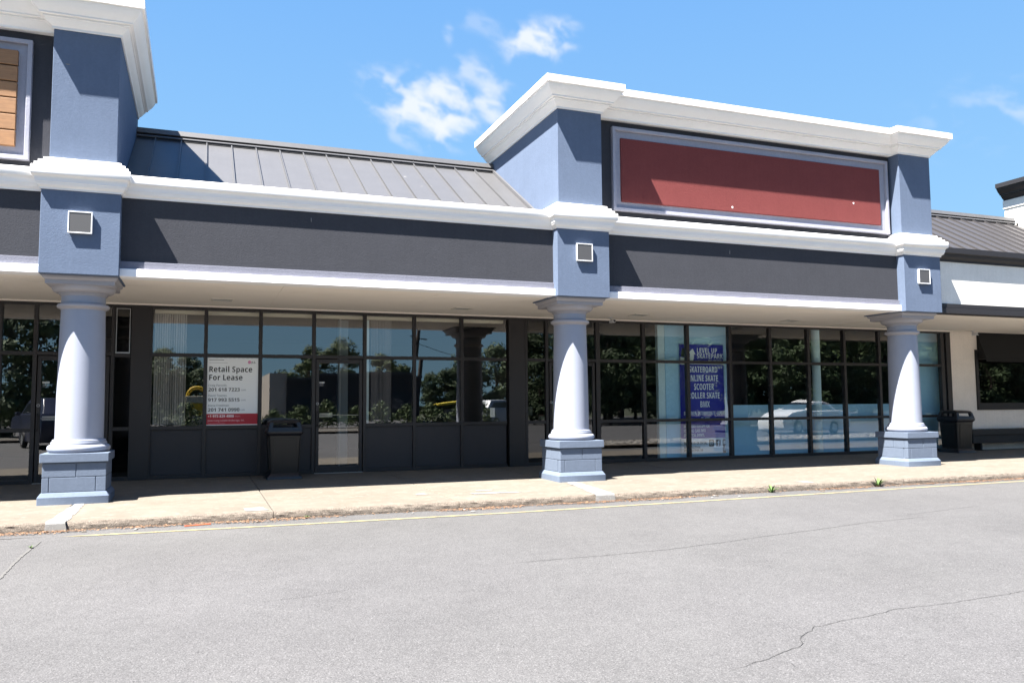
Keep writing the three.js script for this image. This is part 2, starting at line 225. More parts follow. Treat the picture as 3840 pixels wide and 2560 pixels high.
// the raised walk, in slabs, with its rough kerb face
{
  const walk = new THREE.Group(); walk.name = 'sidewalk'; scene.add(walk); walk.userData = { kind: 'structure', label: 'raised tan concrete sidewalk along the shop fronts with a rough kerb' };
  const tilt = (g) => { const p = g.attributes.position; for (let i = 0; i < p.count; i++) p.setY(i, p.getY(i) + sw(p.getZ(i))); g.computeVertexNormals(); return g; };
  const joints = [-9, -5.2, -1.9, 1.28, 3.7, 6.1, 8.38, 11.4, 13.9, 16.35, 18.9, 21.5, 24.2, 27, 30, 33], r = rng(9);
  for (let i = 0; i < joints.length - 1; i++) {
    const tone = mat.sidewalk.clone(); tone.color.multiplyScalar(0.95 + r() * 0.09); tone.map = mat.sidewalk.map.clone(); tone.map.offset.set(r(), r()); tone.bumpMap = tone.map;
    part('slab', tilt(rbx(joints[i] + 0.006, joints[i + 1] - 0.006, -0.22, 0, 0.5, KZ - 0.05, 0.008)), tone, walk);
  }
  part('joint_filler', tilt(bx(-9, 33, -0.2, -0.018, 0.51, KZ - 0.07)), mat.crack, walk);
  for (let i = 0; i < joints.length - 1; i++) {   // kerb face, rough and crumbled along its upper edge
    const x0 = joints[i] + 0.004, x1 = joints[i + 1] - 0.004, n = Math.round((x1 - x0) / 0.035), prof = [[-0.07, 0.0], [-0.045, 0.001], [-0.022, -0.006], [-0.008, -0.02], [0, -0.045], [0.004, -0.075], [0.006, -0.13]], pos = [], P = (a, b) => { const x = x0 + (x1 - x0) * a / n, e = a === 0 || a === n ? 0.3 : 1, nz = (fbm(x * 9 + 40, b * 1.7 + 30, 3, 256, 4) - 0.5) * 0.022 * e * (b === 0 ? 0.2 : b > 4 ? 0.7 : 1), ny = b > 0 && b < 4 ? (fbm(x * 11 + 80, b + 10, 2, 256, 7) - 0.6) * 0.014 * e : 0; return [x, sw(KZ) + prof[b][1] + ny, KZ + prof[b][0] + (b ? nz : 0)]; };
    for (let a = 0; a < n; a++) for (let b = 0; b < prof.length - 1; b++) pos.push(...P(a, b), ...P(a, b + 1), ...P(a + 1, b + 1), ...P(a, b), ...P(a + 1, b + 1), ...P(a + 1, b));
    const g = new THREE.BufferGeometry(); g.setAttribute('position', new THREE.Float32BufferAttribute(pos, 3)); g.computeVertexNormals(); part('kerb_face', boxUV(g), mat.kerb, walk);
  }
  // white mortar repairs at the joints by the plinths
  const slabPatch = (tl, tr, br, bl, seed, drop) => {
    const rr = rng(seed), n = 16, pos = [], row = (t) => { const a = [tl[0] + (bl[0] - tl[0]) * t + (rr() - 0.5) * 0.025, tl[1] + (bl[1] - tl[1]) * t], b = [tr[0] + (br[0] - tr[0]) * t + (rr() - 0.5) * 0.03, tr[1] + (br[1] - tr[1]) * t]; return [[a[0], sw(a[1]) + 0.005, a[1]], [b[0], sw(b[1]) + 0.005, b[1]]]; };
    const rows = []; for (let i = 0; i <= n; i++) rows.push(row(i / n)); if (drop) { const e = rows[n]; rows.push([[e[0][0], e[0][1] - 0.02, KZ + 0.026], [e[1][0], e[1][1] - 0.02, KZ + 0.026]], [[e[0][0] - 0.01, ROAD_Y - 0.005, KZ + 0.034], [e[1][0] + 0.02, ROAD_Y - 0.005, KZ + 0.034]]); }
    for (let i = 0; i < rows.length - 1; i++) { const [a, b] = rows[i], [c, d] = rows[i + 1]; pos.push(...a, ...c, ...d, ...a, ...d, ...b); }
    const g = new THREE.BufferGeometry(); g.setAttribute('position', new THREE.Float32BufferAttribute(pos, 3)); g.computeVertexNormals(); return part('mortar_patch', boxUV(g), mat.patch, walk, 'white mortar repair across the walk');
  };
  slabPatch([1.30, 4.06], [1.43, 4.06], [1.44, KZ + 0.015], [1.22, KZ + 0.015], 3, true); slabPatch([8.46, 4.1], [8.63, 4.08], [8.44, KZ + 0.015], [8.12, KZ + 0.015], 4, true);
  slabPatch([3.36, 5.42], [3.6, 5.38], [3.66, 5.7], [3.38, 5.69], 5, false); slabPatch([6.5, 4.96], [7.2, 5.02], [7.28, 5.14], [6.55, 5.1], 6, false); slabPatch([6.7, 4.62], [6.95, 4.64], [6.97, 4.74], [6.72, 4.74], 7, false); slabPatch([5.75, 4.72], [5.9, 4.7], [5.95, 4.85], [5.77, 4.83], 8, false); slabPatch([11.9, 5.5], [12.1, 5.48], [12.16, 5.7], [11.98, 5.71], 12, false);
}

// ================================================================== THE SHOP BUILDING
const PC = [-6.265, 1.285, 8.83, 16.39], HB = 0.485, HS = 0.415, ZF = 4.04, ZB = 4.22, ZU = 4.13, ZC = 3.64;
const ARCADE = new THREE.Vector3(0.99395, 1.00576, 0.99904), LINE = new THREE.Vector3(0.9606, 0.97214, 0.9606), LINE0 = new THREE.Vector3(-0.1345, 0.0077, 0.7973);   // the arcade and the shop fronts were each measured in units of their own
const shop = thing('retail_building', 'long single storey retail building with blue grey piers, white cornices and charcoal fascia', 'building');
shop.scale.copy(ARCADE);
const MID = (y) => [[-0.04, y], [0.018, y], [0.018, y + 0.022], ...arc(0.022, y + 0.03, 0.062, y + 0.085, 0.16, 5), [0.07, y + 0.09], [0.07, y + 0.112], ...arc(0.072, y + 0.118, 0.112, y + 0.178, -0.18, 5), [0.118, y + 0.19], [0.118, y + 0.285], [0.108, y + 0.298], [-0.05, y + 0.33]];
const TOP = (y) => [[-0.1, y], [0.022, y], [0.022, y + 0.03], ...arc(0.026, y + 0.034, 0.105, y + 0.115, 0.06, 5), [0.122, y + 0.120], [0.122, y + 0.145], [0.165, y + 0.149], [0.165, y + 0.168], ...arc(0.168, y + 0.174, 0.278, y + 0.312, 0.06, 6), [0.278, y + 0.326], [0.315, y + 0.33], [0.315, y + 0.445], [-0.1, y + 0.475]];
// fascia and its two bands, between the piers
const bays = [[PC[0] + HB, PC[1] - HB], [PC[1] + HB, PC[2] - HB], [PC[2] + HB, PC[3] - HB]];
for (const [a, b] of bays) {
  part('fascia_wall', bx(a - 0.2, b + 0.2, 3.05, 4.42, 3.82, ZF), mat.charcoal, shop, 'charcoal stucco fascia above the walk');
  part('fascia_band', rbx(a - 0.1, b + 0.1, 3.146, 3.252, 3.86, ZF + 0.03, 0.006), mat.lavender, shop, 'lavender grey band below the fascia');
  part('fascia_edge', rbx(a - 0.1, b + 0.1, 3.032, 3.144, 3.84, ZF + 0.075, 0.008), mat.whiteBand, shop, 'white band along the foot of the fascia');
}
const midPath = []; for (let k = 0; k < 4; k++) { const a = PC[k] - HB, b = PC[k] + HB; if (k === 0) midPath.push([a, 3.2]); else midPath.push([a, ZF]); midPath.push([a, ZB], [b, ZB]); midPath.push(k === 3 ? [b, 3.2] : [b, ZF]); }
part('fascia_cornice', sweep(midPath, MID(4.14)), mat.white, shop, 'white moulded cornice over the fascia');
for (const x of PC) {
  part('pier_box', rbx(x - HB, x + HB, 3.02, 4.2, 3.12, ZB, 0.008), mat.blue, shop, 'blue grey stucco box over a column');
  const ring = (o) => [[x - HS - o, 3.0], [x - HS - o, ZU + o], [x + HS + o, ZU + o], [x + HS + o, 3.0]];
  part('pier_cap', sweep(ring(0), [[-0.05, 4.44], [0.155, 4.452], [0.155, 4.487], [0.115, 4.494], [0.115, 4.532], [0.06, 4.54], [0.06, 4.58], [0.03, 4.59], [-0.05, 4.60]]), mat.white, shop, 'stepped white cap under the upper pier');
}
// the two raised pavilions
function pavilion(a, b, yTop) {
  for (const x of [a, b]) part('pier_shaft', rbx(x - HS, x + HS, 4.46, yTop + 0.05, 0.64, ZU, 0.008), mat.blue, shop, 'blue grey upper pier');
  part('sign_wall', bx(a + HS - 0.05, b - HS + 0.05, 4.4, yTop + 0.05, 3.70, 3.86), mat.charcoal, shop, 'charcoal wall behind a sign panel');
  part('rear_wall', bx(a + HS - 0.05, b - HS + 0.05, 4.4, yTop + 0.05, 0.66, 0.84), mat.charcoal, shop);
  part('pavilion_roof', bx(a - HS + 0.02, b + HS - 0.02, yTop + 0.3, yTop + 0.4, 0.66, ZU - 0.02), mat.roof, shop);
  part('upper_cornice', sweep([[a - HS, 0.64], [a - HS, ZU], [a + HS, ZU], [a + HS, 3.945], [b - HS, 3.945], [b - HS, ZU], [b + HS, ZU], [b + HS, 0.64]], TOP(yTop)), mat.white, shop, 'deep white cornice round the raised pavilion');
}
pavilion(PC[2], PC[3], 6.2); pavilion(PC[0], PC[1], 6.37);
// standing seam roofs
function seamRoof(x0, x1, parent, m, step, first) {
  const roof = group('metal_roof', parent), A = [0, 5.95, 0.95], B = [0, 4.24, 3.8], L = Math.hypot(B[1] - A[1], B[2] - A[2]), V = [0, (B[1] - A[1]) / L, (B[2] - A[2]) / L], N = [0, V[2], -V[1]].map((v) => v), U = [1, 0, 0];
  const o = [0, A[1], A[2]], r = rng(31);
  part('roof_deck', slabOn(o, [-1, 0, 0], V, [0, N[1], N[2]], -x1, -x0, 0, L, -0.05, -0.004), m, roof);
  const xs = []; for (let x = first; x < x1 - 0.08; x += step) if (x > x0 + 0.03) xs.push(x);
  const ed = [x0, ...xs, x1];
  for (let i = 0; i < ed.length - 1; i++) { const t = (r() - 0.5) * 0.003; part('roof_panel', slabOn(o, [-1, 0, 0], V, N, -ed[i + 1] + 0.008, -ed[i] - 0.008, 0.0, L, -0.003, 0.004 + t), m, roof); }
  for (const x of xs) part('roof_seam', slabOn(o, [-1, 0, 0], V, N, -x - 0.009, -x + 0.009, 0.05, L, -0.002, 0.042), m, roof);
  part('eave_flashing', slabOn(o, [-1, 0, 0], V, N, -x1, -x0, -0.0, 0.06, 0.046, 0.062), mat.roofTrim, roof);
  part('ridge_flashing', slabOn([0, 5.95, 0.95], [-1, 0, 0], [0, -0.94, 0.34], [0, 0.34, 0.94], -x1, -x0, -0.20, -0.10, 0.0, 0.03), mat.roofTrim, roof);
  part('shadow_gap_board', bx(x0, x1, 5.6, 6.10, 0.7, 0.885), m === mat.roof ? mat.dark : mat.dark, roof);  // near-black board paints in the shadow gap below the ridge flashing
  part('rear_slope', bx(x0, x1, 4.3, 5.6, -1.2, 0.85), mat.dark, roof);
  return roof;
}
const r1 = seamRoof(PC[1] + HS + 0.004, PC[2] - HS - 0.004, shop, mat.roof, 0.425, 2.02); r1.userData.label = 'charcoal standing seam metal roof between the pavilions';
{ // rake flashing against the right pavilion
  const A = [0, 5.95, 0.95], B = [0, 4.24, 3.8], L = Math.hypot(B[1] - A[1], B[2] - A[2]), V = [0, (B[1] - A[1]) / L, (B[2] - A[2]) / L], N = [0, V[2], -V[1]], x = PC[2] - HS - 0.004;
  part('rake_flashing', slabOn(A, [-1, 0, 0], V, N, -x + 0.002, -x + 0.05, 0.04, L, 0.008, 0.06), mat.roofTrim, r1);
}
for (const [x, y, z, a, b] of [[4.36, 4.02, ZF, 0.006, 0.035], [11.9, 3.98, ZF, 0.007, 0.04], [1.05, 5.9, ZU, 0.03, 0.008]]) part('paint_scar', new THREE.SphereGeometry(1, 8, 6).scale(a, b, 0.004).translate(x, y, z), mat.patch, shop);
for (const [x, v, q] of [[6.35, 0.95, 0.05], [6.55, 1.5, 0.03], [6.75, 1.42, 0.018]]) { const L = Math.hypot(1.71, 2.85), g = new THREE.SphereGeometry(1, 8, 5).scale(q, 0.006, q * 0.6).rotateX(0.54).translate(x, 5.95 - 1.71 / L * v, 0.95 + 2.85 / L * v); part('bird_dropping', g, mat.patch, shop); }
// soffit in boards
for (const [z0, z1] of [[0.9, 3.195], [3.208, 3.845]]) for (let i = 0; i < 11; i++) { const x0 = -8.2 + i * 2.44, x1 = Math.min(x0 + 2.436, 16.84); part('soffit_panel', bx(x0, x1, 3.04, 3.058, z0, z1), mat.soffit, shop); }
part('soffit_backing', bx(-8.2, 16.84, 3.062, 3.1, 0.8, 3.83), mat.soffitGap, shop);
part('soffit_trim', rbx(-8.2, 20.9, 3.014, 3.039, 0.855, 0.93, 0.004), mat.soffit, shop);
const FRONTW = (o) => { o.scale.multiply(LINE); o.position.multiply(LINE).add(LINE0); return o; };                    // things that stand at the shop fronts
const FRONT = (o) => { FRONTW(o); o.scale.divide(ARCADE); o.position.divide(ARCADE); return o; };                       // parts of a building that stand there
// rooms behind the shop fronts
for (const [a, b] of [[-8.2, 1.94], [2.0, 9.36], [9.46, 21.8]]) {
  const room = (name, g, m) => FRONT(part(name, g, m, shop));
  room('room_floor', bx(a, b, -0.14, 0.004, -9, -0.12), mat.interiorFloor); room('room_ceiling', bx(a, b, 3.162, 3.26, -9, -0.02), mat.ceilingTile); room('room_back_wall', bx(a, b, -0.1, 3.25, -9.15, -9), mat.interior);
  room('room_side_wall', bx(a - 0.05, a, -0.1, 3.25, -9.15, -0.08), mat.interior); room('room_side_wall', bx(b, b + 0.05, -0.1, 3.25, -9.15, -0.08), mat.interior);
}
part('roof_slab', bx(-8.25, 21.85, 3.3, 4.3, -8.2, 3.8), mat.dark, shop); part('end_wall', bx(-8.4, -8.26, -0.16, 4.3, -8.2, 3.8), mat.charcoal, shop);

// ---- columns
function column(x) {
  const c = group('column', shop); c.position.set(x, 0, ZC);
  const y0 = sw(ZC + 0.43), h = 0.43, w = 0.385;
  // block plinth: base course, two block courses, cap
  const base = loft([[y0 - 0.05, h, h, 0.012], [y0 + 0.098, h, h, 0.012], [y0 + 0.106, h - 0.006, h - 0.006, 0.012], [y0 + 0.150, w + 0.012, w + 0.012, 0.012], [y0 + 0.156, w, w, 0.012]], 2); part('plinth_base', base, mat.plinth, c);
  part('plinth_core', bx(-w + 0.012, w - 0.012, y0 + 0.1, 0.6, -w + 0.012, w - 0.012), mat.plinth, c);
  const ys = [[y0 + 0.160, y0 + 0.350], [y0 + 0.357, 0.522]], g = 0.0035;
  for (let row = 0; row < 2; row++) {
    const cuts = row ? [-w, 0.02, w] : [-w, -0.30, 0.26, w];
    for (const side of [1, -1]) for (let i = 0; i < cuts.length - 1; i++) {
      const a = cuts[i] + (i ? g : 0), b = cuts[i + 1] - (i < cuts.length - 2 ? g : 0); part('block', rbx(a, b, ys[row][0], ys[row][1], side > 0 ? w - 0.09 : -w, side > 0 ? w : -w + 0.09, 0.006), mat.plinth, c);
      const ia = Math.max(a, -w + 0.0935), ib = Math.min(b, w - 0.0935); if (ib - ia > 0.03 && i < cuts.length - 1) { const q = rbx(ia, ib, ys[row][0], ys[row][1], w - 0.09, w - 0.001, 0.006); q.rotateY(side * Math.PI / 2); part('block', boxUV(q), mat.plinth, c); }
    }
  }
  part('plinth_cap', rbx(-0.415, 0.415, 0.53, 0.648, -0.415, 0.415, 0.008), mat.plinth, c);
  const t = []; for (let k = 0; k <= 14; k++) { const a = -Math.PI / 2 + Math.PI * k / 14; t.push([0.348 + Math.cos(a) * 0.048, 0.702 + Math.sin(a) * 0.050]); }
  part('column_base', lathe([[0.0, 0.645], [0.34, 0.645], ...t, [0.348, 0.755], [0.352, 0.772], [0.346, 0.79], [0.334, 0.792], [0.336, 0.806], [0.328, 0.82], [0.31, 0.824], [0.0, 0.824]]), mat.column, c);
  const sh = [[0.304, 0.82]]; for (let k = 1; k <= 24; k++) { const q = k / 24; sh.push([0.304 - 0.024 * Math.pow(q, 1.7), 0.82 + q * (2.60 - 0.82)]); }
  part('shaft', lathe(sh, 72), mat.column, c);
  const rg = []; for (let k = 0; k <= 10; k++) { const a = -Math.PI / 2 + Math.PI * k / 10; rg.push([0.298 + Math.cos(a) * 0.036, 2.645 + Math.sin(a) * 0.032]); }
  part('necking_ring', lathe([[0.0, 2.59], [0.284, 2.592], [0.292, 2.606], ...rg, [0.29, 2.682], [0.0, 2.682]]), mat.capital, c);
  part('neck', lathe([[0.281, 2.675], [0.281, 2.79]]), mat.column, c);
  part('echinus', lathe([[0.0, 2.78], [0.284, 2.78], [0.292, 2.79], [0.292, 2.80], [0.31, 2.806], [0.31, 2.822], ...arc(0.312, 2.825, 0.408, 2.905, 0.22, 8), [0.408, 2.915], [0, 2.915]]), mat.capital, c);
  const H = 0.425, sq = [[-H, -H], [-H, H], [H, H], [H, -H]];
  part('abacus', merge(sweep(sq, [[-0.02, 2.91], [0, 2.91], [0, 2.965], ...arc(0, 2.968, 0.035, 3.008, 0.2, 4), [0.035, 3.018], [-0.02, 3.018]], true), bx(-H + 0.01, H - 0.01, 2.905, 3.0165, -H + 0.01, H - 0.01)), mat.capital, c);
  return c;
}
PC.forEach((x) => column(x));

// ---- shop fronts: storefront(x edges of mullions, rows) with one pane per opening
const rP = rng(12), MW = 0.033;
function pane(parent, x0, x1, y0, y1, m, name = 'pane') {
  const g = new THREE.PlaneGeometry(x1 - x0 + 0.02, y1 - y0 + 0.02); const q = part(name, g, m, parent); q.position.set((x0 + x1) / 2, (y0 + y1) / 2, 0); q.rotation.set((rP() - 0.5) * 0.005, (rP() - 0.5) * 0.009, 0); return q;
}
const mull = (f, x, y0, y1, w = MW) => part('mullion', rbx(x - w, x + w, y0, y1, -0.065, 0.05, 0.004), mat.frame, f);
const rail = (f, x0, x1, y, h = 0.032) => part('rail', rbx(x0, x1, y - h, y + h, -0.058, 0.044, 0.004), mat.frame, f);
function door(parent, x0, x1, top, m, extra) {
  const d = group('door', parent), st = 0.062;
  part('stile', rbx(x0, x0 + st, 0.012, top, -0.028, 0.03, 0.005), mat.frame, d); part('stile', rbx(x1 - st, x1, 0.012, top, -0.028, 0.03, 0.005), mat.frame, d);
  part('door_rail', rbx(x0 + st, x1 - st, top - 0.075, top, -0.027, 0.029, 0.005), mat.frame, d); part('door_rail', rbx(x0 + st, x1 - st, 0.012, 0.13, -0.027, 0.029, 0.005), mat.frame, d);
  pane(d, x0 + st, x1 - st, 0.13, top - 0.075, m, 'glass');
  part('pull_handle', tube([[x0 + 0.03, 0.9, 0.03], [x0 + 0.03, 0.91, 0.075], [x0 + 0.03, 1.17, 0.075], [x0 + 0.03, 1.18, 0.03]], 0.011, 20, 8), mat.frame, d);
  part('lock', new THREE.TorusGeometry(0.021, 0.006, 8, 20).translate(x0 + 0.031, 1.33, 0.033), mat.aluminium, d);
  part('push_bar', merge(rbx(x0 + st, x1 - st, 1.098, 1.112, -0.06, -0.045, 0.004), bx(x0 + st + 0.02, x0 + st + 0.27, 1.118, 1.146, -0.052, -0.046), bx(x0 + st + 0.02, x0 + st + 0.27, 1.072, 1.094, -0.052, -0.046)), extra, d);
  part('sill_plate', bx(x0 - 0.02, x1 + 0.02, 0.001, 0.011, -0.05, 0.055), mat.aluminium, d);
  return d;
}
const HEAD = 3.068, TR = 2.228, SI = 0.908, LOW = 0.065, headF = (f, a, b) => part('head_frame', bx(a, b, HEAD, 3.155, -0.07, 0.048), mat.frame, f), pushBar = M([0.55, 0.53, 0.47], 0.5);
{ // middle shop
  const f = FRONT(group('storefront', shop, 'dark bronze storefront with charcoal panels under the windows')), X = [2.2, 3.17, 4.149, 5.146, 6.14, 7.151, 8.161, 9.175];
  headF(f, 1.60, 9.62); part('post', rbx(1.905, 2.235, 0, HEAD, -0.09, 0.056, 0.006), mat.frame, f); part('post', rbx(9.2, 9.565, 0, HEAD, -0.09, 0.056, 0.006), mat.frame, f);
  X.forEach((x, i) => { if (i > 0 && i < 7) mull(f, x, 0, HEAD); }); mull(f, 2.24, 0, HEAD, 0.02);
  for (let i = 0; i < 7; i++) {
    const a = X[i] + MW + (i ? 0 : 0.03), b = X[i + 1] - MW; pane(f, a, b, TR + 0.03, HEAD, mat.glass); rail(f, a - 0.01, b + 0.01, TR);
    if (i === 3) { door(f, a + 0.012, b - 0.012, TR - 0.045, mat.glass, pushBar); continue; }
    pane(f, a, b, SI + 0.03, TR - 0.03, mat.glass); rail(f, a - 0.01, b + 0.01, SI); part('spandrel_panel', rbx(a - 0.005, b + 0.005, LOW, SI - 0.032, -0.03, 0.004, 0.006), mat.panel, f); rail(f, a - 0.01, b + 0.01, 0.034);
  }
  // narrow side light left of the post, its upper light in a bright metal frame
  mull(f, 1.61, 0, HEAD, 0.03); rail(f, 1.64, 1.9, TR - 0.02); rail(f, 1.64, 1.9, SI); rail(f, 1.64, 1.9, 0.034);
  pane(f, 1.64, 1.9, SI + 0.03, TR - 0.05, mat.glassDark); pane(f, 1.64, 1.9, LOW, SI - 0.03, mat.glassDark); pane(f, 1.66, 1.88, TR + 0.03, 3.04, mat.glassDark);
  part('bright_frame', merge(bx(1.652, 1.664, TR + 0.02, 3.05, -0.01, 0.03), bx(1.872, 1.884, TR + 0.02, 3.05, -0.01, 0.03), bx(1.652, 1.884, 3.038, 3.05, -0.011, 0.031), bx(1.652, 1.884, TR + 0.016, TR + 0.04, -0.011, 0.031)), mat.aluminium, f, 'bright metal frame of the narrow upper light');
}
{ // right shop
  const f = FRONT(group('storefront', shop, 'dark bronze storefront glazed down to the walk')), X = [11.31, 12.475, 13.642, 14.81, 15.972, 17.118, 18.251, 19.385, 20.5, 21.55];
  headF(f, 9.62, 21.85); mull(f, 9.6, 0, HEAD, 0.03); mull(f, 10.08, 0, HEAD); mull(f, 11.31, 0, HEAD, 0.05);
  for (const [y0, y1] of [[TR + 0.03, HEAD], [SI + 0.03, TR - 0.03], [LOW, SI - 0.03]]) { pane(f, 9.63, 10.047, y0, y1, mat.glassDark); rail(f, 9.62, 10.06, y0 - 0.03); }
  pane(f, 10.113, 11.26, TR + 0.03, HEAD, mat.glassTint); rail(f, 10.1, 11.27, TR); door(f, 10.14, 11.235, TR - 0.045, mat.glassTint, mat.frame);
  X.forEach((x, i) => { if (i) mull(f, x, 0, HEAD, i === 9 ? 0.06 : MW + 0.006); });
  for (let i = 0; i < 9; i++) { const a = X[i] + MW + (i ? 0.006 : 0.017), b = X[i + 1] - MW - (i === 8 ? 0.027 : 0.006); for (const [y0, y1] of [[TR + 0.03, HEAD], [SI + 0.03, TR - 0.03], [LOW, SI - 0.03]]) { pane(f, a, b, y0, y1, mat.glassTint); rail(f, a - 0.01, b + 0.01, y0 - 0.03); } }
  pane(f, 21.61, 21.68, LOW, HEAD, mat.glassTint); part('post', rbx(21.68, 21.84, 0, HEAD, -0.09, 0.056, 0.006), mat.frame, f);
}
{ // left shop
  const f = FRONT(group('storefront', shop, 'dark storefront beside the wooden sign')), X = [-4.7, -3.55, -2.4, -1.25, -0.1 - 0.05, 0.39];
  headF(f, -8.2, 1.60); part('wall_panel', bx(-8.2, -4.73, 0, HEAD, -0.1, 0.03), mat.panel, f); X.forEach((x) => mull(f, x, 0, HEAD));
  const Y = [[-4.7, -3.55], [-3.55, -2.4], [-2.4, -1.25], [-1.25, -0.15], [-0.15, 0.39]];
  for (const [a, b] of Y) for (const [y0, y1] of [[TR + 0.03, HEAD], [SI + 0.03, TR - 0.03], [LOW, SI - 0.03]]) { pane(f, a + MW, b - MW, y0, y1, mat.glass); rail(f, a + MW - 0.01, b - MW + 0.01, y0 - 0.03); }
  pane(f, 0.43, 1.575, TR + 0.03, HEAD, mat.glass); rail(f, 0.42, 1.59, TR); door(f, 0.435, 1.565, TR - 0.045, mat.glass, pushBar);
}

// ================================================================== SIGN PANELS AND FITTINGS
function frameGeo(x0, x1, y0, y1, z) { const w = 0.062; return merge(rbx(x0, x1, y1 - w, y1, z - 0.02, z + 0.075, 0.01), rbx(x0, x1, y0, y0 + w, z - 0.02, z + 0.075, 0.01), rbx(x0 + 0.0005, x0 + w, y0 + w - 0.01, y1 - w + 0.01, z - 0.02, z + 0.0745, 0.01), rbx(x1 - w, x1 - 0.0005, y0 + w - 0.01, y1 - w + 0.01, z - 0.02, z + 0.0745, 0.01)); }
{
  const t = thing('sign_panel', 'blank dark red sign panel in a lavender grey frame', 'sign', [0, 0, 0]); t.scale.copy(ARCADE); const z = 3.86;
  part('frame', frameGeo(9.57, 15.89, 4.60, 6.095, z), mat.signFrame, t); part('backing', rbx(9.62, 15.84, 4.65, 6.05, z - 0.02, z + 0.02, 0.004), mat.signFrame, t);
  part('sign_face', rbx(9.74, 15.68, 4.77, 5.905, z + 0.0, z + 0.055, 0.012), mat.red, t, 'dark red stucco face');
  const r = rng(44); for (const [x, y] of [[12.08, 4.85], [14.98, 5.16]]) part('bolt_hole_patch', new THREE.SphereGeometry(0.018, 8, 6).scale(1, 1.2, 0.3).translate(x, y, z + 0.055), mat.white, t);
  const w = thing('sign_panel', 'sign panel of orange brown wooden boards in a lavender grey frame', 'sign'); w.scale.copy(ARCADE);
  part('frame', frameGeo(-5.6, 0.59, 4.58, 6.25, z), mat.signFrame, w); part('backing', rbx(-5.55, 0.54, 4.63, 6.2, z - 0.02, z + 0.02, 0.004), mat.signFrame, w); part('board_backing', bx(-5.36, 0.40, 4.76, 6.05, z, z + 0.05), mat.dark, w);
  for (let i = 0; i < 6; i++) { const y = 4.75 + i * 0.2225, m = mat.wood.clone(); m.color.multiplyScalar(0.93 + r() * 0.12); m.map = mat.wood.map.clone(); m.map.offset.set(r(), r()); part('board', rbx(-5.4, 0.42, y + 0.008, y + 0.2145, z + 0.02, z + 0.085, 0.008), m, w); }
}
for (let k = 1; k < 4; k++) {
  const t = thing('wall_light', ['square dark light box with white rim on the pier beside the wooden sign', 'square dark light box with white rim on the pier between both sign panels', 'square dark light box with white rim on the pier beside the white building'][k - 1], 'wall light', [PC[k] - 0.0, k === 2 ? 3.755 : k === 1 ? 3.71 : 3.72, ZB], 'square light boxes on the piers'); t.position.multiply(ARCADE);
  const s = 0.148; part('housing', rbx(-s + 0.008, s - 0.008, -s + 0.008, s - 0.008, -0.004, 0.042, 0.004), mat.lightRim, t); part('face_plate', bx(-s + 0.02, s - 0.02, -s + 0.02, s - 0.02, 0.035, 0.046), mat.lightFace, t);
  const w = 0.016; part('rim', merge(rbx(-s, s, s - w, s, 0.02, 0.052, 0.004), rbx(-s, s, -s, -s + w, 0.02, 0.052, 0.004), rbx(-s + 0.0004, -s + w, -s + w - 0.003, s - w + 0.003, 0.02, 0.0516, 0.004), rbx(s - w, s - 0.0004, -s + w - 0.003, s - w + 0.003, 0.02, 0.0516, 0.004)), mat.lightRim, t);
}
for (const [x, l] of [[-2.4, 'in the soffit of the shop with the wooden sign'], [3.14, 'in the soffit above the lease poster'], [7.38, 'in the soffit near the middle column'], [11.16, 'in the soffit above the skatepark shop, next to a security camera'], [14.97, 'in the soffit before the last blue grey pier']]) {
  const t = thing('soffit_light', 'flush rectangular light ' + l, 'ceiling light', [x, 3.0575, 1.86], 'flush lights in the soffit');
  part('trim', merge(rbx(-0.17, 0.17, -0.012, 0.004, 0.13, 0.17, 0.004), rbx(-0.17, 0.17, -0.012, 0.004, -0.17, -0.13, 0.004), rbx(-0.17, -0.13, -0.012, 0.004, -0.13, 0.13, 0.004), rbx(0.13, 0.17, -0.012, 0.004, -0.13, 0.13, 0.004)), M([0.6, 0.57, 0.52], 0.6), t); part('lens', bx(-0.135, 0.135, -0.006, 0.006, -0.135, 0.135), M([0.42, 0.42, 0.40], 0.3), t);
}
function securityCamera(x, y, z, label) {
  const t = thing('security_camera', label, 'camera', [x, y, z], 'security cameras under the soffit');
  part('mount', new THREE.CylinderGeometry(0.045, 0.05, 0.02, 20).translate(0, -0.01, 0), mat.lightRim, t); part('arm', tube([[0, -0.015, 0], [0, -0.05, 0.01], [0.01, -0.075, 0.03]], 0.014), mat.lightRim, t);
  part('housing', rbx(-0.035, 0.035, -0.125, -0.055, -0.02, 0.16, 0.02, 3), mat.lightRim, t); part('lens', new THREE.CylinderGeometry(0.024, 0.024, 0.012, 20).rotateX(Math.PI / 2).translate(0, -0.09, 0.162), mat.black, t);
}
securityCamera(10.82, 3.0575, 1.28, 'small white security camera under the soffit by the middle column'); securityCamera(21.35, 3.0575, 1.1, 'small white security camera on the beige wall beside the awning');

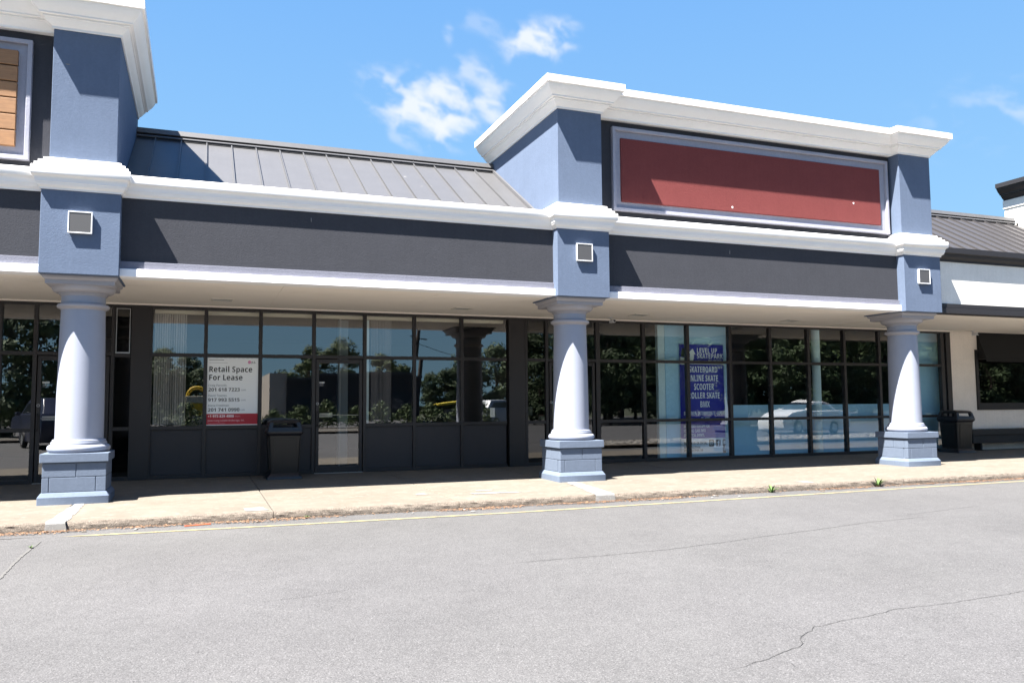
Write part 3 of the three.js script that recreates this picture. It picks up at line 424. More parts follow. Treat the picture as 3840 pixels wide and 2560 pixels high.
// ---- posters
function canvasTex(w, h, draw) { const c = document.createElement('canvas'); c.width = w; c.height = h; draw(c.getContext('2d'), w, h); const t = new THREE.CanvasTexture(c); t.colorSpace = THREE.SRGBColorSpace; return t; }
function sheet(name, x0, x1, y0, y1, z, tx, label, rough = 0.5, grp, cat = 'poster') {
  const m = new THREE.MeshStandardMaterial({ map: tx, roughness: rough }), g = new THREE.BoxGeometry(x1 - x0, y1 - y0, 0.002), back = M([0.6, 0.6, 0.6], 0.8);
  const o = finish(new THREE.Mesh(g, [back, back, back, back, m, back])); o.name = numbered(name); o.position.set((x0 + x1) / 2, (y0 + y1) / 2, z); FRONTW(o); scene.add(o); return tag(o, label, cat, grp);
}
sheet('lease_poster', 3.206, 4.112, 0.945, 2.19, 0.016, canvasTex(1160, 1500, (c, W, H) => {
  c.fillStyle = '#f3f6f7'; c.fillRect(0, 0, W, H); c.fillStyle = '#b41f30'; c.fillRect(0, 1245, W, 240); c.textBaseline = 'alphabetic';
  const t = (s, x, y, px, col, b = '', w) => { c.font = b + ' ' + px + 'px sans-serif'; c.fillStyle = col; c.save(); c.translate(x, y); const m = c.measureText(s).width; c.scale(w ? w / m : 1, 1); c.fillText(s, 0, 0); c.restore(); };
  c.fillStyle = '#8e9498'; c.fillRect(40, 45, 330, 14); c.fillRect(40, 110, 420, 6); c.fillStyle = '#c9cdd0'; for (let i = 0; i < 9; i++) c.fillRect(180 + i * 100, 8, 62, 8);
  c.fillStyle = '#d78fb4'; c.beginPath(); c.arc(955, 95, 38, 0, 7); c.fill(); c.font = 'bold 62px serif'; c.fillStyle = '#3a3a40'; c.fillText('JLL', 998, 118);
  t('Retail Space', 28, 318, 168, '#10151c', 'bold', 1000); t('For Lease', 28, 500, 168, '#10151c', 'bold', 780);
  t('Craig Parcells', 28, 640, 66, '#5b6570', '', 415); t('201 618 7223', 28, 748, 104, '#10151c', 'bold', 718); t('(cell)', 775, 735, 46, '#7a838c', '', 110);
  t('David Townes', 28, 865, 66, '#5b6570', '', 420); t('917 993 5515', 28, 975, 104, '#10151c', 'bold', 718); t('(cell)', 775, 960, 46, '#7a838c', '', 110);
  t('Alana Friedman', 28, 1085, 66, '#5b6570', '', 475); t('201 741 0990', 28, 1195, 104, '#10151c', 'bold', 718); t('(cell)', 765, 1180, 46, '#7a838c', '', 100);
  t('+1 973 829 4800', 28, 1325, 74, '#ffffff', 'bold', 592); t('(Main)', 640, 1318, 46, '#e9b9bf', '', 120); t('Jones Lang LaSalle Brokerage, Inc.', 28, 1412, 52, '#f3d3d6', '', 840); c.fillStyle = '#dca0a7'; c.fillRect(30, 1458, 390, 7);
}), 'white and red Retail Space For Lease poster with phone numbers fixed over the window', 0.55);
sheet('skatepark_poster', 13.53, 14.75, 0.11, 2.65, -0.155, canvasTex(960, 2000, (c, W, H) => {
  const k = W / 530, Y = (y) => (y - 100) / 1360 * H, X = (x) => (x - 95) / 530 * W;
  c.fillStyle = '#2427a0'; c.fillRect(0, 0, W, H); c.fillStyle = '#4a3aa8'; c.fillRect(0, Y(1040), W, Y(1262) - Y(1040)); c.fillStyle = '#eef4fa'; c.fillRect(0, Y(1262), W, H); c.fillStyle = '#dfe8f0'; c.fillRect(0, Y(341), W, 12);
  const t = (s, x0, x1, y0, y1, col = '#f2f6f4') => { const px = (Y(y1) - Y(y0)) / 0.714; c.font = 'bold ' + px + 'px sans-serif'; c.fillStyle = col; const m = c.measureText(s).width; c.save(); c.translate(X(x0), Y(y1)); c.scale((X(x1) - X(x0)) / m, 1); c.fillText(s, 0, 0); c.restore(); };
  // arrow mark
  c.fillStyle = '#f2f6f4'; c.beginPath(); c.moveTo(X(255), Y(152)); c.lineTo(X(290), Y(228)); c.lineTo(X(268), Y(222)); c.quadraticCurveTo(X(272), Y(300), X(238), Y(338)); c.lineTo(X(196), Y(338)); c.quadraticCurveTo(X(222), Y(290), X(222), Y(212)); c.lineTo(X(200), Y(210)); c.closePath(); c.fill();
  c.beginPath(); c.moveTo(X(108), Y(258)); c.lineTo(X(176), Y(272)); c.lineTo(X(172), Y(312)); c.lineTo(X(102), Y(298)); c.closePath(); c.fill(); c.fillStyle = '#17301f'; c.beginPath(); c.moveTo(X(130), Y(150)); c.lineTo(X(182), Y(140)); c.lineTo(X(178), Y(264)); c.lineTo(X(112), Y(250)); c.closePath(); c.fill();
  t('LEVEL UP', 302, 552, 143, 205); t('SKATEPARK', 302, 620, 212, 275); t('BRICK, NEW JERSEY', 442, 600, 290, 310);
  t('SKATEBOARD', 205, 550, 375, 450); t('INLINE SKATE', 200, 556, 482, 558); t('SCOOTER', 260, 502, 588, 665); t('ROLLER SKATE', 190, 572, 697, 772); t('BMX', 328, 446, 806, 880);
  t('BEGINNER- INTERMEDIATE -EXPERT', 133, 630, 932, 978); t('ALL AGES', 340, 442, 1000, 1024); t('DOWNLOAD OUR APP FOR', 128, 436, 1096, 1132); t('SCHEDULE, CLASS INFO', 128, 388, 1150, 1186); t('AND SPECIAL EVENTS.', 128, 376, 1205, 1242);
  t('FOLLOW US ON SOCIAL:', 128, 410, 1304, 1340, '#20242c'); t('#LEVELUPSKATEPARK', 128, 320, 1362, 1386, '#20242c'); t('LEVELUPSKATEPARK.COM', 128, 352, 1396, 1422, '#20242c');
  const tile = (x0, y0) => { c.fillStyle = '#24262c'; c.beginPath(); c.roundRect(X(x0), Y(y0), 58 * k, 68 * k, 9 * k); c.fill(); c.strokeStyle = c.fillStyle = '#eef4fa'; c.lineWidth = 6 * k; };
  tile(425, 1283); c.beginPath(); c.roundRect(X(438), Y(1299), 32 * k, 38 * k, 9 * k); c.stroke(); c.beginPath(); c.arc(X(454), Y(1318), 8 * k, 0, 7); c.stroke();
  tile(507, 1283); c.fillRect(X(535), Y(1308), 10 * k, 43 * k); c.fillRect(X(523), Y(1314), 30 * k, 9 * k); c.beginPath(); c.moveTo(X(537), Y(1312)); c.quadraticCurveTo(X(538), Y(1296), X(555), Y(1296)); c.stroke();
  tile(590, 1281); c.beginPath(); c.roundRect(X(600), Y(1301), 38 * k, 30 * k, 8 * k); c.fill(); c.fillStyle = '#24262c'; c.beginPath(); c.moveTo(X(614), Y(1308)); c.lineTo(X(614), Y(1324)); c.lineTo(X(628), Y(1316)); c.fill();
  tile(590, 1364); c.beginPath(); c.arc(X(612), Y(1410), 9 * k, 0, 7); c.stroke(); c.beginPath(); c.moveTo(X(621), Y(1410)); c.lineTo(X(621), Y(1376)); c.quadraticCurveTo(X(624), Y(1390), X(638), Y(1392)); c.stroke();
}), 'tall blue skatepark poster with white lettering behind the window', 0.45);
{
  const notice = (w, h, kind) => canvasTex(w, h, (c) => { c.fillStyle = '#f2f2ee'; c.fillRect(0, 0, w, h); c.fillStyle = '#7c8086'; if (kind === 1) { c.fillStyle = '#a3203a'; c.fillRect(0, 0, w, h * 0.34); c.fillStyle = '#f5e9ea'; c.font = 'bold ' + h * 0.22 + 'px sans-serif'; c.fillText('WARNING', w * 0.08, h * 0.26); c.fillStyle = '#1c1c22'; c.font = 'bold ' + h * 0.17 + 'px sans-serif'; c.fillRect(w * 0.1, h * 0.48, w * 0.45, h * 0.12); c.fillRect(w * 0.1, h * 0.74, w * 0.7, h * 0.1); c.fillRect(w * 0.66, h * 0.46, w * 0.2, h * 0.18); } else for (let i = 0; i < 9; i++) c.fillRect(w * 0.14, h * (0.12 + i * 0.085), w * (0.5 + 0.2 * ((i * 7) % 3) / 2), h * 0.025); });
  sheet('notice', 8.80, 8.90, 1.03, 1.22, -0.03, notice(120, 240, 0), 'small white notice taped inside the last window before the dark post', 0.7, null, 'notice');
  sheet('notice', 9.66, 9.76, 1.06, 1.24, -0.03, notice(120, 240, 0), 'small white notice inside the narrow side light', 0.7, null, 'notice');
  sheet('warning_sticker', 9.90, 10.03, 0.955, 1.075, -0.025, notice(200, 180, 1), 'small red and white warning sticker on the narrow side light', 0.6, null, 'sticker');
  const hours = canvasTex(160, 120, (c) => { c.fillStyle = '#23242a'; c.fillRect(0, 0, 160, 120); c.fillStyle = '#e8e8e8'; c.fillRect(0, 0, 160, 36); c.fillStyle = '#9a9aa0'; for (let i = 0; i < 4; i++) c.fillRect(18, 50 + i * 17, 110, 6); });
  sheet('door_sticker', 5.245, 5.36, 1.66, 1.75, -0.012, hours, 'small black and white sticker on the glass door of the vacant shop', 0.6, null, 'sticker');
  sheet('door_sticker', 0.51, 0.62, 1.64, 1.74, -0.012, hours, 'small black and white sticker on the door behind the column by the wooden sign', 0.6, null, 'sticker');
}
// ---- what stands inside the windows
{
  FRONTW(solo('blind_headrail', rbx(2.28, 9.14, 2.995, 3.062, -0.22, -0.12, 0.006), mat.headrail, 'cream headrail of the vertical blinds along the window heads', 'headrail'));
  const blind = (name, x0, x1, n, m, label, y0 = 0.96) => { const t = FRONTW(thing(name, label, 'blinds', [0, 0, 0], 'vertical blinds in the vacant shop')), r = rng(Math.round(x0 * 10)); for (let i = 0; i < n; i++) { const x = x0 + (x1 - x0) * (i + 0.5) / n, w = (x1 - x0) / n * 0.62 + 0.012, s = part('blind_slat', bx(-w / 2, w / 2, y0, 2.99, -0.001, 0.001), m, t); s.position.set(x, 0, -0.17); s.rotation.y = 0.55 + (r() - 0.5) * 0.5; } };
  blind('vertical_blind', 2.28, 2.84, 14, mat.blind, 'pale grey vertical blind drawn aside left of the lease poster');
  blind('vertical_blind', 6.30, 6.72, 14, mat.blindGrey, 'dark grey vertical blind drawn aside right of the glass door');
  const F = (...a) => FRONTW(solo(...a));
  F('window_post', rbx(6.175, 6.265, 0.93, 2.99, -0.26, -0.18, 0.006), mat.boardWhite, 'white post behind the window beside the glass door', 'post');
  F('interior_column', rbx(5.95, 6.16, 0.004, 3.22, -2.25, -2.05, 0.01), M([0.35, 0.42, 0.46], 0.7), 'pale square column inside the vacant shop behind the glass door', 'column');
  F('interior_pipe', new THREE.CylinderGeometry(0.02, 0.02, 3.2, 12).translate(5.86, 1.61, -1.3), M([0.45, 0.5, 0.52], 0.5), 'thin pale pole inside the vacant shop behind the glass door', 'pole');
  const bd = FRONTW(thing('display_board', 'tall pale blue board standing behind the skatepark poster', 'board', [0, 0, 0]));
  part('board_panel', rbx(12.99, 13.17, 0.01, 3.16, -0.32, -0.21, 0.004), mat.boardWhite, bd); part('board_panel', rbx(13.178, 14.87, 0.01, 3.16, -0.30, -0.205, 0.004), mat.board, bd);
  F('half_wall', rbx(14.9, 20.46, 0.008, 1.235, -0.40, -0.30, 0.006), mat.board, 'long waist high pale blue partition inside the skatepark windows', 'partition');
  F('interior_pole', new THREE.CylinderGeometry(0.105, 0.105, 3.2, 24).translate(17.53, 1.61, -0.18), mat.boardWhite, 'round pale pole standing before the waist high partition inside', 'pole');
  const rb = FRONTW(thing('display_board', 'pale blue board filling the last window before the beige wall', 'board')); part('board_panel', rbx(20.5, 21.78, 0.01, 3.16, -0.38, -0.30, 0.006), mat.board, rb);
}
// ================================================================== LITTER BINS
function bin(x, z, label) {
  const t = thing('litter_bin', label, 'litter bin', [x, 0, z], 'black litter bins on the walk'); FRONTW(t); t.position.y = sw(t.position.z + 0.3) + 0.003;
  part('base', loft([[0, 0.315, 0.315, 0.02], [0.03, 0.31, 0.31, 0.02], [0.085, 0.265, 0.265, 0.03], [0.10, 0.255, 0.255, 0.03]], 3), mat.plasticLid, t);
  part('body', loft([[0.095, 0.248, 0.248, 0.035], [0.4, 0.262, 0.262, 0.035], [0.74, 0.28, 0.28, 0.035], [0.80, 0.285, 0.285, 0.035]], 3), mat.plastic, t);
  for (let k = 0; k < 4; k++) { const g = boxUV(new THREE.BoxGeometry(0.38, 0.56, 0.012)); g.rotateX(0.062).translate(0, 0.43, 0.268).rotateY(k * Math.PI / 2); part('side_panel', g, mat.plastic, t); }
  part('lid_rim', loft([[0.765, 0.285, 0.285, 0.04], [0.80, 0.318, 0.318, 0.045], [0.835, 0.325, 0.325, 0.045], [0.86, 0.318, 0.318, 0.045], [0.87, 0.30, 0.30, 0.045]], 4), mat.plasticLid, t);
  const lean = (hx, y) => 0.318 - (y - 0.86) * 0.26;
  for (const [sx, sz] of [[1, 1], [-1, 1], [-1, -1], [1, -1]]) { const g = loft([[0.855, 0.045, 0.045, 0.02], [1.0, 0.045, 0.045, 0.02]], 3), p = g.attributes.position; for (let i = 0; i < p.count; i++) { const k = lean(0, p.getY(i)) - 0.05; p.setX(i, p.getX(i) + sx * k); p.setZ(i, p.getZ(i) + sz * k); } g.computeVertexNormals(); part('lid_post', toCreasedNormals(g, 0.6), mat.plasticLid, t); }
  for (let k = 0; k < 4; k++) { const g = boxUV(new THREE.BoxGeometry(0.47, 0.05, 0.02)); g.rotateX(-0.25).translate(0, 0.885, 0.298).rotateY(k * Math.PI / 2); part('opening_lip', g, mat.plasticLid, t); }
  part('lid_top', loft([[0.985, 0.272, 0.272, 0.05], [1.01, 0.28, 0.28, 0.05], [1.035, 0.265, 0.265, 0.06], [1.055, 0.2, 0.2, 0.08], [1.065, 0.1, 0.1, 0.06]], 4), mat.plasticLid, t);
}
bin(4.54, 0.62, 'black square litter bin with hooded lid beside the glass door'); bin(21.36, 0.52, 'black square litter bin with hooded lid beside the beige wall and bench');

// ================================================================== WHITE NEIGHBOUR BUILDING
{
  const n = thing('neighbour_building', 'cream retail building with black cornices and a beige shop wall', 'building');
  n.scale.copy(ARCADE); const x0 = PC[3] + HB + 0.004, x1 = 34, TX = 23.47;
  part('fascia_wall', bx(x0, x1, 3.06, 4.3, 3.82, ZF + 0.0), mat.cream, n, 'cream stucco fascia'); part('fascia_cornice', sweep([[x0, ZF], [x1, ZF]], [[-0.04, 4.10], [0.02, 4.10], [0.02, 4.14], ...arc(0.03, 4.15, 0.1, 4.24, 0.2, 4), [0.14, 4.26], [0.14, 4.37], [-0.05, 4.40]]), mat.blackTrim, n, 'black cornice');
  part('fascia_band', rbx(x0, x1, 3.145, 3.235, 3.84, ZF + 0.03, 0.006), mat.blackTrim, n); part('fascia_edge', rbx(x0, x1, 3.03, 3.138, 3.84, ZF + 0.06, 0.006), mat.blackTrim, n);
  const rf = seamRoof(x0 - 0.0, TX, n, mat.roofDark, 0.425, 17.1); rf.userData.label = 'charcoal standing seam roof of the cream building';
  part('tower_wall', bx(TX, x1, 4.3, 6.45, 0.64, ZU), mat.cream, n, 'cream raised wall'); part('tower_band', bx(TX - 0.03, x1 + 0.01, 6.45, 6.67, 0.62, ZU + 0.03), mat.cream, n);
  part('tower_cornice', sweep([[TX, 0.64], [TX, ZU], [x1, ZU]], TOP(6.665)), mat.blackTrim, n, 'black cornice of the raised wall'); part('tower_roof', bx(TX + 0.02, x1, 6.95, 7.05, 0.66, ZU - 0.02), mat.roof, n);
  for (let i = 0; i < 8; i++) for (const [z0, z1] of [[0.9, 3.195], [3.208, 3.845]]) part('soffit_panel', bx(x0 + i * 2.44 + 0.006, Math.min(x1, x0 + i * 2.44 + 2.436), 3.04, 3.058, z0, z1), mat.soffit, n);
  part('soffit_backing', bx(x0, x1, 3.062, 3.1, 0.6, 3.83), mat.soffitGap, n);
  const N = (name, g, m, l) => FRONT(part(name, g, m, n, l));
  N('shop_wall', merge(bx(21.86, 22.73, -0.1, 3.15, -0.2, 0.03), bx(22.73, x1, -0.1, 1.05, -0.2, 0.03), bx(22.73, x1, 2.66, 3.15, -0.2, 0.03)), mat.beige, 'beige stucco wall'); N('rear_room', bx(21.86, x1, -0.1, 3.3, -3, -2.9), mat.interior); N('roof_slab', bx(21.86, x1, 3.2, 4.3, -3, 3.0), mat.dark); N('room_floor', bx(21.86, x1, -0.14, 0.0, -2.9, -0.21), mat.interiorFloor); N('room_side_wall', bx(21.87, 21.92, 0, 3.2, -2.9, -0.2), mat.interior); N('end_wall', bx(x1, x1 + 0.1, -0.1, 4.3, -3, 3.0), mat.cream);
  const w = FRONT(group('shop_window', n, 'wide black framed window')); const a = 22.73, b = 28.6;
  part('window_frame', merge(rbx(a, b, 2.60, 2.66, -0.1, 0.07, 0.005), rbx(a, b, 1.05, 1.235, -0.1, 0.075, 0.005), rbx(a, a + 0.09, 1.235, 2.6, -0.1, 0.07, 0.005), rbx(b - 0.09, b, 1.235, 2.6, -0.1, 0.07, 0.005)), mat.black, w);
  for (const x of [24.75, 26.7]) part('mullion', rbx(x - 0.04, x + 0.04, 1.235, 2.6, -0.05, 0.05, 0.004), mat.black, w); for (const [p, q] of [[a + 0.09, 24.71], [24.79, 26.66], [26.74, b - 0.09]]) pane(w, p, q, 1.235, 2.6, mat.glassDark);
  const aw = thing('awning', 'black fabric awning over the wide black framed window', 'awning'); FRONTW(aw); const sx0 = 22.83, sx1 = 28.5;
  part('canopy', slabOn([0, 3.12, 0.035], [-1, 0, 0], [0, -0.935, 0.355], [0, 0.355, 0.935], -sx1, -sx0, 0, 0.76, -0.008, 0.008), mat.awning, aw); part('valance', bx(sx0, sx1, 2.33, 2.42, 0.292, 0.304), mat.awning, aw);
  part('side_flap', boxUV(new THREE.BufferGeometry().setAttribute('position', new THREE.Float32BufferAttribute([sx0, 3.11, 0.035, sx0, 2.42, 0.295, sx0, 2.42, 0.035], 3))), mat.awning, aw).geometry.computeVertexNormals(); part('support_bar', bx(sx0, sx1, 2.405, 2.43, 0.03, 0.29), mat.black, aw);
  const be = thing('wall_bench', 'long black bench fixed along the beige wall', 'bench', [0, 0, 0]); FRONTW(be); part('seat', rbx(22.05, 29, 0.40, 0.55, 0.035, 0.43, 0.008), mat.black, be); part('apron', rbx(22.10, 28.9, 0.19, 0.398, 0.04, 0.39, 0.008), mat.black, be); for (const x of [22.5, 24.5, 26.5, 28.5]) part('leg', bx(x - 0.03, x + 0.03, -0.02, 0.2, 0.1, 0.3), mat.black, be);
}
// ================================================================== KERBSIDE BITS
{
  const r = rng(61), n = 9000, leaf = new THREE.BufferGeometry(); leaf.setAttribute('position', new THREE.Float32BufferAttribute([-0.5, 0, 0, 0, 0.05, 0.5, 0.5, 0, 0, -0.5, 0, 0, 0.5, 0, 0, 0, 0.03, -0.5], 3)); leaf.computeVertexNormals();
  const im = new THREE.InstancedMesh(leaf, new THREE.MeshStandardMaterial({ color: 0xffffff, roughness: 0.95, side: THREE.DoubleSide }), n), q = new THREE.Quaternion(), e = new THREE.Euler(), m4 = new THREE.Matrix4(); let k = 0;
  while (k < n) {
    const x = -3 + r() * 26, d = fbm(x * 1.1 + 7, 3.3, 3, 256, 2); if (r() > Math.max(0.06, (d - 0.38) * 4.2)) continue; const spread = 0.05 + 0.16 * Math.max(0, d - 0.35) * 3, z = KZ + 0.035 + Math.abs(r() + r() - 1) * spread, s = 0.02 + r() * 0.035;
    e.set((r() - 0.5) * 0.5, r() * 6.28, (r() - 0.5) * 0.5); q.setFromEuler(e); m4.compose(new THREE.Vector3(x, ROAD_Y + 0.006 + r() * 0.014, z), q, new THREE.Vector3(s, 0.02, s * (0.15 + r() * 0.3))); im.setMatrixAt(k, m4); const c = 0.6 + r() * 0.7; im.setColorAt(k, C(0.20 * c, 0.112 * c, 0.062 * c)); k++;
  }
  im.name = 'leaf_litter'; im.castShadow = im.receiveShadow = true; scene.add(im); tag(im, 'orange brown pine needle litter strewn along the kerb', 'litter', null, 'stuff');
  const weed = (x, z, s, label) => {
    const rr = rng(Math.round(x * 100)), pos = []; for (let b = 0; b < 26; b++) { const a = rr() * 6.28, len = s * (0.5 + rr() * 0.6), w = s * 0.07, out = 0.35 + rr() * 0.7; let px = 0, py = 0, pz = 0; for (let i = 0; i < 4; i++) { const t0 = i / 4, t1 = (i + 1) / 4, f = (t) => [Math.cos(a) * out * len * t, len * (t - 0.55 * t * t * out), Math.sin(a) * out * len * t], A = f(t0), B = f(t1), wx = -Math.sin(a) * w, wz = Math.cos(a) * w, w0 = 1 - t0 * t0, w1 = 1 - t1 * t1; pos.push(A[0] - wx * w0, A[1], A[2] - wz * w0, A[0] + wx * w0, A[1], A[2] + wz * w0, B[0] + wx * w1, B[1], B[2] + wz * w1, A[0] - wx * w0, A[1], A[2] - wz * w0, B[0] + wx * w1, B[1], B[2] + wz * w1, B[0] - wx * w1, B[1], B[2] - wz * w1); } }
    const g = new THREE.BufferGeometry(); g.setAttribute('position', new THREE.Float32BufferAttribute(pos, 3)); g.computeVertexNormals(); const t = solo('weed', boxUV(g), M([0.07, 0.125, 0.028], 0.8, { side: THREE.DoubleSide }), label, 'weed', 'weeds at the kerb'); t.position.set(x, ROAD_Y, z);
  };
  weed(13.3, KZ + 0.05, 0.21, 'green weed growing from the kerb before the last column'); weed(11.15, KZ + 0.06, 0.17, 'green weed growing from the kerb before the skatepark poster'); weed(4.1, KZ + 0.06, 0.06, 'tiny green weed at the kerb in front of the glass door'); weed(1.28, 6.98, 0.05, 'tiny green weed in the worn white line');
  const rr = rng(8); for (let i = 0; i < 14; i++) { const x = 1 + rr() * 16, g = new THREE.IcosahedronGeometry(0.014 + rr() * 0.016, 0).scale(1.6, 0.5, 1), o = solo('pebble', boxUV(g), i % 3 ? mat.patch : mat.kerb, 'pale pebble lying in the litter along the kerb', 'pebble', 'pebbles along the kerb'); o.position.set(x, ROAD_Y + 0.008, KZ + 0.07 + rr() * 0.3); o.rotation.y = rr() * 6; }
  const tw = solo('orange_stick', boxUV(new THREE.CylinderGeometry(0.007, 0.008, 0.3, 6).rotateZ(Math.PI / 2)), M([0.5, 0.09, 0.02], 0.6), 'orange plastic stick lying beside the kerb', 'stick'); tw.position.set(2.83, ROAD_Y + 0.012, 6.0); tw.rotation.y = 0.25;
}
// ================================================================== ACROSS THE CAR PARK (seen mirrored in the glass)
{ // gravel island
  const t = thing('planting_island', 'kerbed island of pale gravel in the car park', 'island', [0, 0, 0]), out = [], inn = []; const ring = (x0, x1, z0, z1, r) => { const o = []; for (const [cx, cz, a0] of [[x1 - r, z1 - r, 0], [x0 + r, z1 - r, 1], [x0 + r, z0 + r, 2], [x1 - r, z0 + r, 3]]) for (let k = 0; k <= 8; k++) { const a = (a0 + k / 8) * Math.PI / 2; o.push([cx + Math.cos(a) * r, cz + Math.sin(a) * r]); } return o; };
  const path = ring(14.1, 52, 8.4, 11.6, 1.2).reverse(); part('kerb', sweep(path, [[-0.16, -0.2], [0, -0.2], [0, -0.03], [-0.02, -0.01], [-0.14, -0.01], [-0.16, -0.03]], true), mat.kerb, t);
  part('gravel', boxUV(new THREE.ExtrudeGeometry(new THREE.Shape(path.map(([x, z]) => new THREE.Vector2(x, -z))), { depth: 0.13, bevelEnabled: false }).rotateX(-Math.PI / 2).translate(0, -0.19, 0)), mat.gravel, t);
  const r = rng(3), geo = new THREE.IcosahedronGeometry(1, 0), im = new THREE.InstancedMesh(geo, new THREE.MeshStandardMaterial({ color: 0xffffff, roughness: 0.9 }), 4200), m4 = new THREE.Matrix4(), q = new THREE.Quaternion(); for (let i = 0; i < 4200; i++) { const s = 0.03 + r() * 0.05; q.setFromEuler(new THREE.Euler(r() * 6, r() * 6, 0)); m4.compose(new THREE.Vector3(14.6 + r() * 36, -0.045, 8.7 + r() * 2.6), q, new THREE.Vector3(s, s * 0.7, s)); im.setMatrixAt(i, m4); const c = 0.7 + r() * 0.6; im.setColorAt(i, C(0.30 * c, 0.28 * c, 0.25 * c)); } im.name = 'gravel_stones'; im.userData.kind = 'stuff'; im.castShadow = im.receiveShadow = true; t.add(im);
  const t2 = thing('planting_island', 'kerbed gravel strip at the far side of the car park', 'island'); const p2 = ring(-20, 19, 25, 31, 1).reverse(); part('kerb', sweep(p2, [[-0.16, -0.2], [0, -0.2], [0, -0.03], [-0.02, -0.01], [-0.14, -0.01], [-0.16, -0.03]], true), mat.kerb, t2); part('gravel', boxUV(new THREE.ExtrudeGeometry(new THREE.Shape(p2.map(([x, z]) => new THREE.Vector2(x, -z))), { depth: 0.13, bevelEnabled: false }).rotateX(-Math.PI / 2).translate(0, -0.19, 0)), mat.gravel, t2);
  const b = thing('bollard', 'yellow steel bollard on the gravel island', 'bollard', [14.7, -0.06, 9.9]); part('post', new THREE.CylinderGeometry(0.07, 0.07, 1.05, 20).translate(0, 0.525, 0), M([0.45, 0.26, 0.015], 0.5), b); part('cap', new THREE.SphereGeometry(0.07, 20, 8, 0, 6.3, 0, Math.PI / 2).translate(0, 1.05, 0), M([0.45, 0.26, 0.015], 0.5), b);
}
function makeCar(paint, label, pos, turn, suv) {
  const t = thing('parked_car', label, 'car', pos, 'cars in the car park'); t.rotation.y = turn; const P = M(paint, 0.28), G = M([0.02, 0.025, 0.03], 0.08), K = M([0.012, 0.012, 0.012], 0.7), h = suv ? 1.16 : 1;
  const side = [[-2.15, 0.32], [-2.2, 0.55], [-2.14, 0.74], [-1.9, 0.86], [-1.05, 0.97], [1.35, 1.0], [2.02, 0.98], [2.16, 0.8], [2.16, 0.4], [2.05, 0.26], [-2.0, 0.24]].map(([x, y]) => [x, y * h]);
  const body = shapeGeo(side, 1.56, 0.07).translate(0, 0, -0.78), bp = body.attributes.position; for (let i = 0; i < bp.count; i++) { const x = bp.getX(i), y = bp.getY(i); bp.setZ(i, bp.getZ(i) * (1 - 0.10 * Math.pow(Math.max(0, -x / 2.2), 4) - 0.05 * Math.pow(Math.max(0, x / 2.2), 4)) * (1 - 0.06 * Math.max(0, y - 0.7))); } part('body', toCreasedNormals(body, 0.7), P, t);
  const cab = suv ? [[-0.98, 0.95], [-0.3, 1.4], [0.2, 1.46], [1.5, 1.43], [2.02, 0.97]] : [[-1.0, 0.95], [-0.15, 1.36], [0.25, 1.43], [0.85, 1.42], [1.25, 1.33], [1.75, 0.98]]; const cabin = shapeGeo(cab.map(([x, y]) => [x, y * h]), 1.36, 0.05).translate(0, 0, -0.68), cp = cabin.attributes.position; for (let i = 0; i < cp.count; i++) cp.setZ(i, cp.getZ(i) * (1 - 0.36 * Math.max(0, cp.getY(i) / h - 0.95))); part('cabin', toCreasedNormals(cabin, 0.7), P, t);
  const inset = cab.map(([x, y]) => [0.3 + (x - 0.3) * 0.82, 1.165 + (y - 1.165) * 0.72]).map(([x, y]) => [x, y * h]); for (const s of [1, -1]) { const w = shapeGeo(inset, 0.02).translate(0, 0, s > 0 ? 0.70 : -0.72), wp = w.attributes.position; for (let i = 0; i < wp.count; i++) wp.setZ(i, wp.getZ(i) * (1 - 0.30 * Math.max(0, wp.getY(i) / h - 0.95)) * 1.015); part('side_window', w, G, t); }
  const ws = new THREE.BoxGeometry(0.02, 0.72, 1.2).rotateZ(-1.12).translate(-0.60, 1.185 * h, 0); part('windscreen', ws, G, t);
  for (const [x, z] of [[-1.32, 0.76], [-1.32, -0.76], [1.3, 0.76], [1.3, -0.76]]) { const wl = group('wheel', t); wl.position.set(x, 0.31, z); part('tyre', new THREE.TorusGeometry(0.225, 0.09, 10, 28), K, wl); part('rim', new THREE.CylinderGeometry(0.19, 0.19, 0.15, 20).rotateX(Math.PI / 2), mat.aluminium, wl); }
  for (const s of [1, -1]) { part('headlight', new THREE.SphereGeometry(0.16, 12, 8).scale(0.9, 0.5, 0.9).translate(-2.0, 0.72 * h, s * 0.58), mat.aluminium, t); part('mirror', rbx(-0.72, -0.58, 0.98 * h, 1.08 * h, s > 0 ? 0.78 : -0.95, s > 0 ? 0.95 : -0.78, 0.03, 2), P, t); }
  part('grille', rbx(-2.235, -2.14, 0.56 * h, 0.64 * h, -0.4, 0.4, 0.02), K, t); part('lower_intake', rbx(-2.22, -2.1, 0.28 * h, 0.38 * h, -0.45, 0.45, 0.02), K, t); part('licence_plate', rbx(-2.25, -2.2, 0.42 * h, 0.53 * h, -0.16, 0.16, 0.004), M([0.5, 0.5, 0.4], 0.5), t);
}
makeCar([0.72, 0.72, 0.72], 'white sedan parked across the lot, mirrored in the skatepark window', [28.6, ROAD_Y, 15.4], -0.22, false);
makeCar([0.25, 0.27, 0.3], 'silver sport utility car mirrored in the window beside the dark post', [21.2, ROAD_Y, 36.5], 2.6, true);
makeCar([0.02, 0.025, 0.05], 'dark blue car mirrored in the window of the shop with the wooden sign', [-2.0, ROAD_Y, 18.5], 1.2, true);
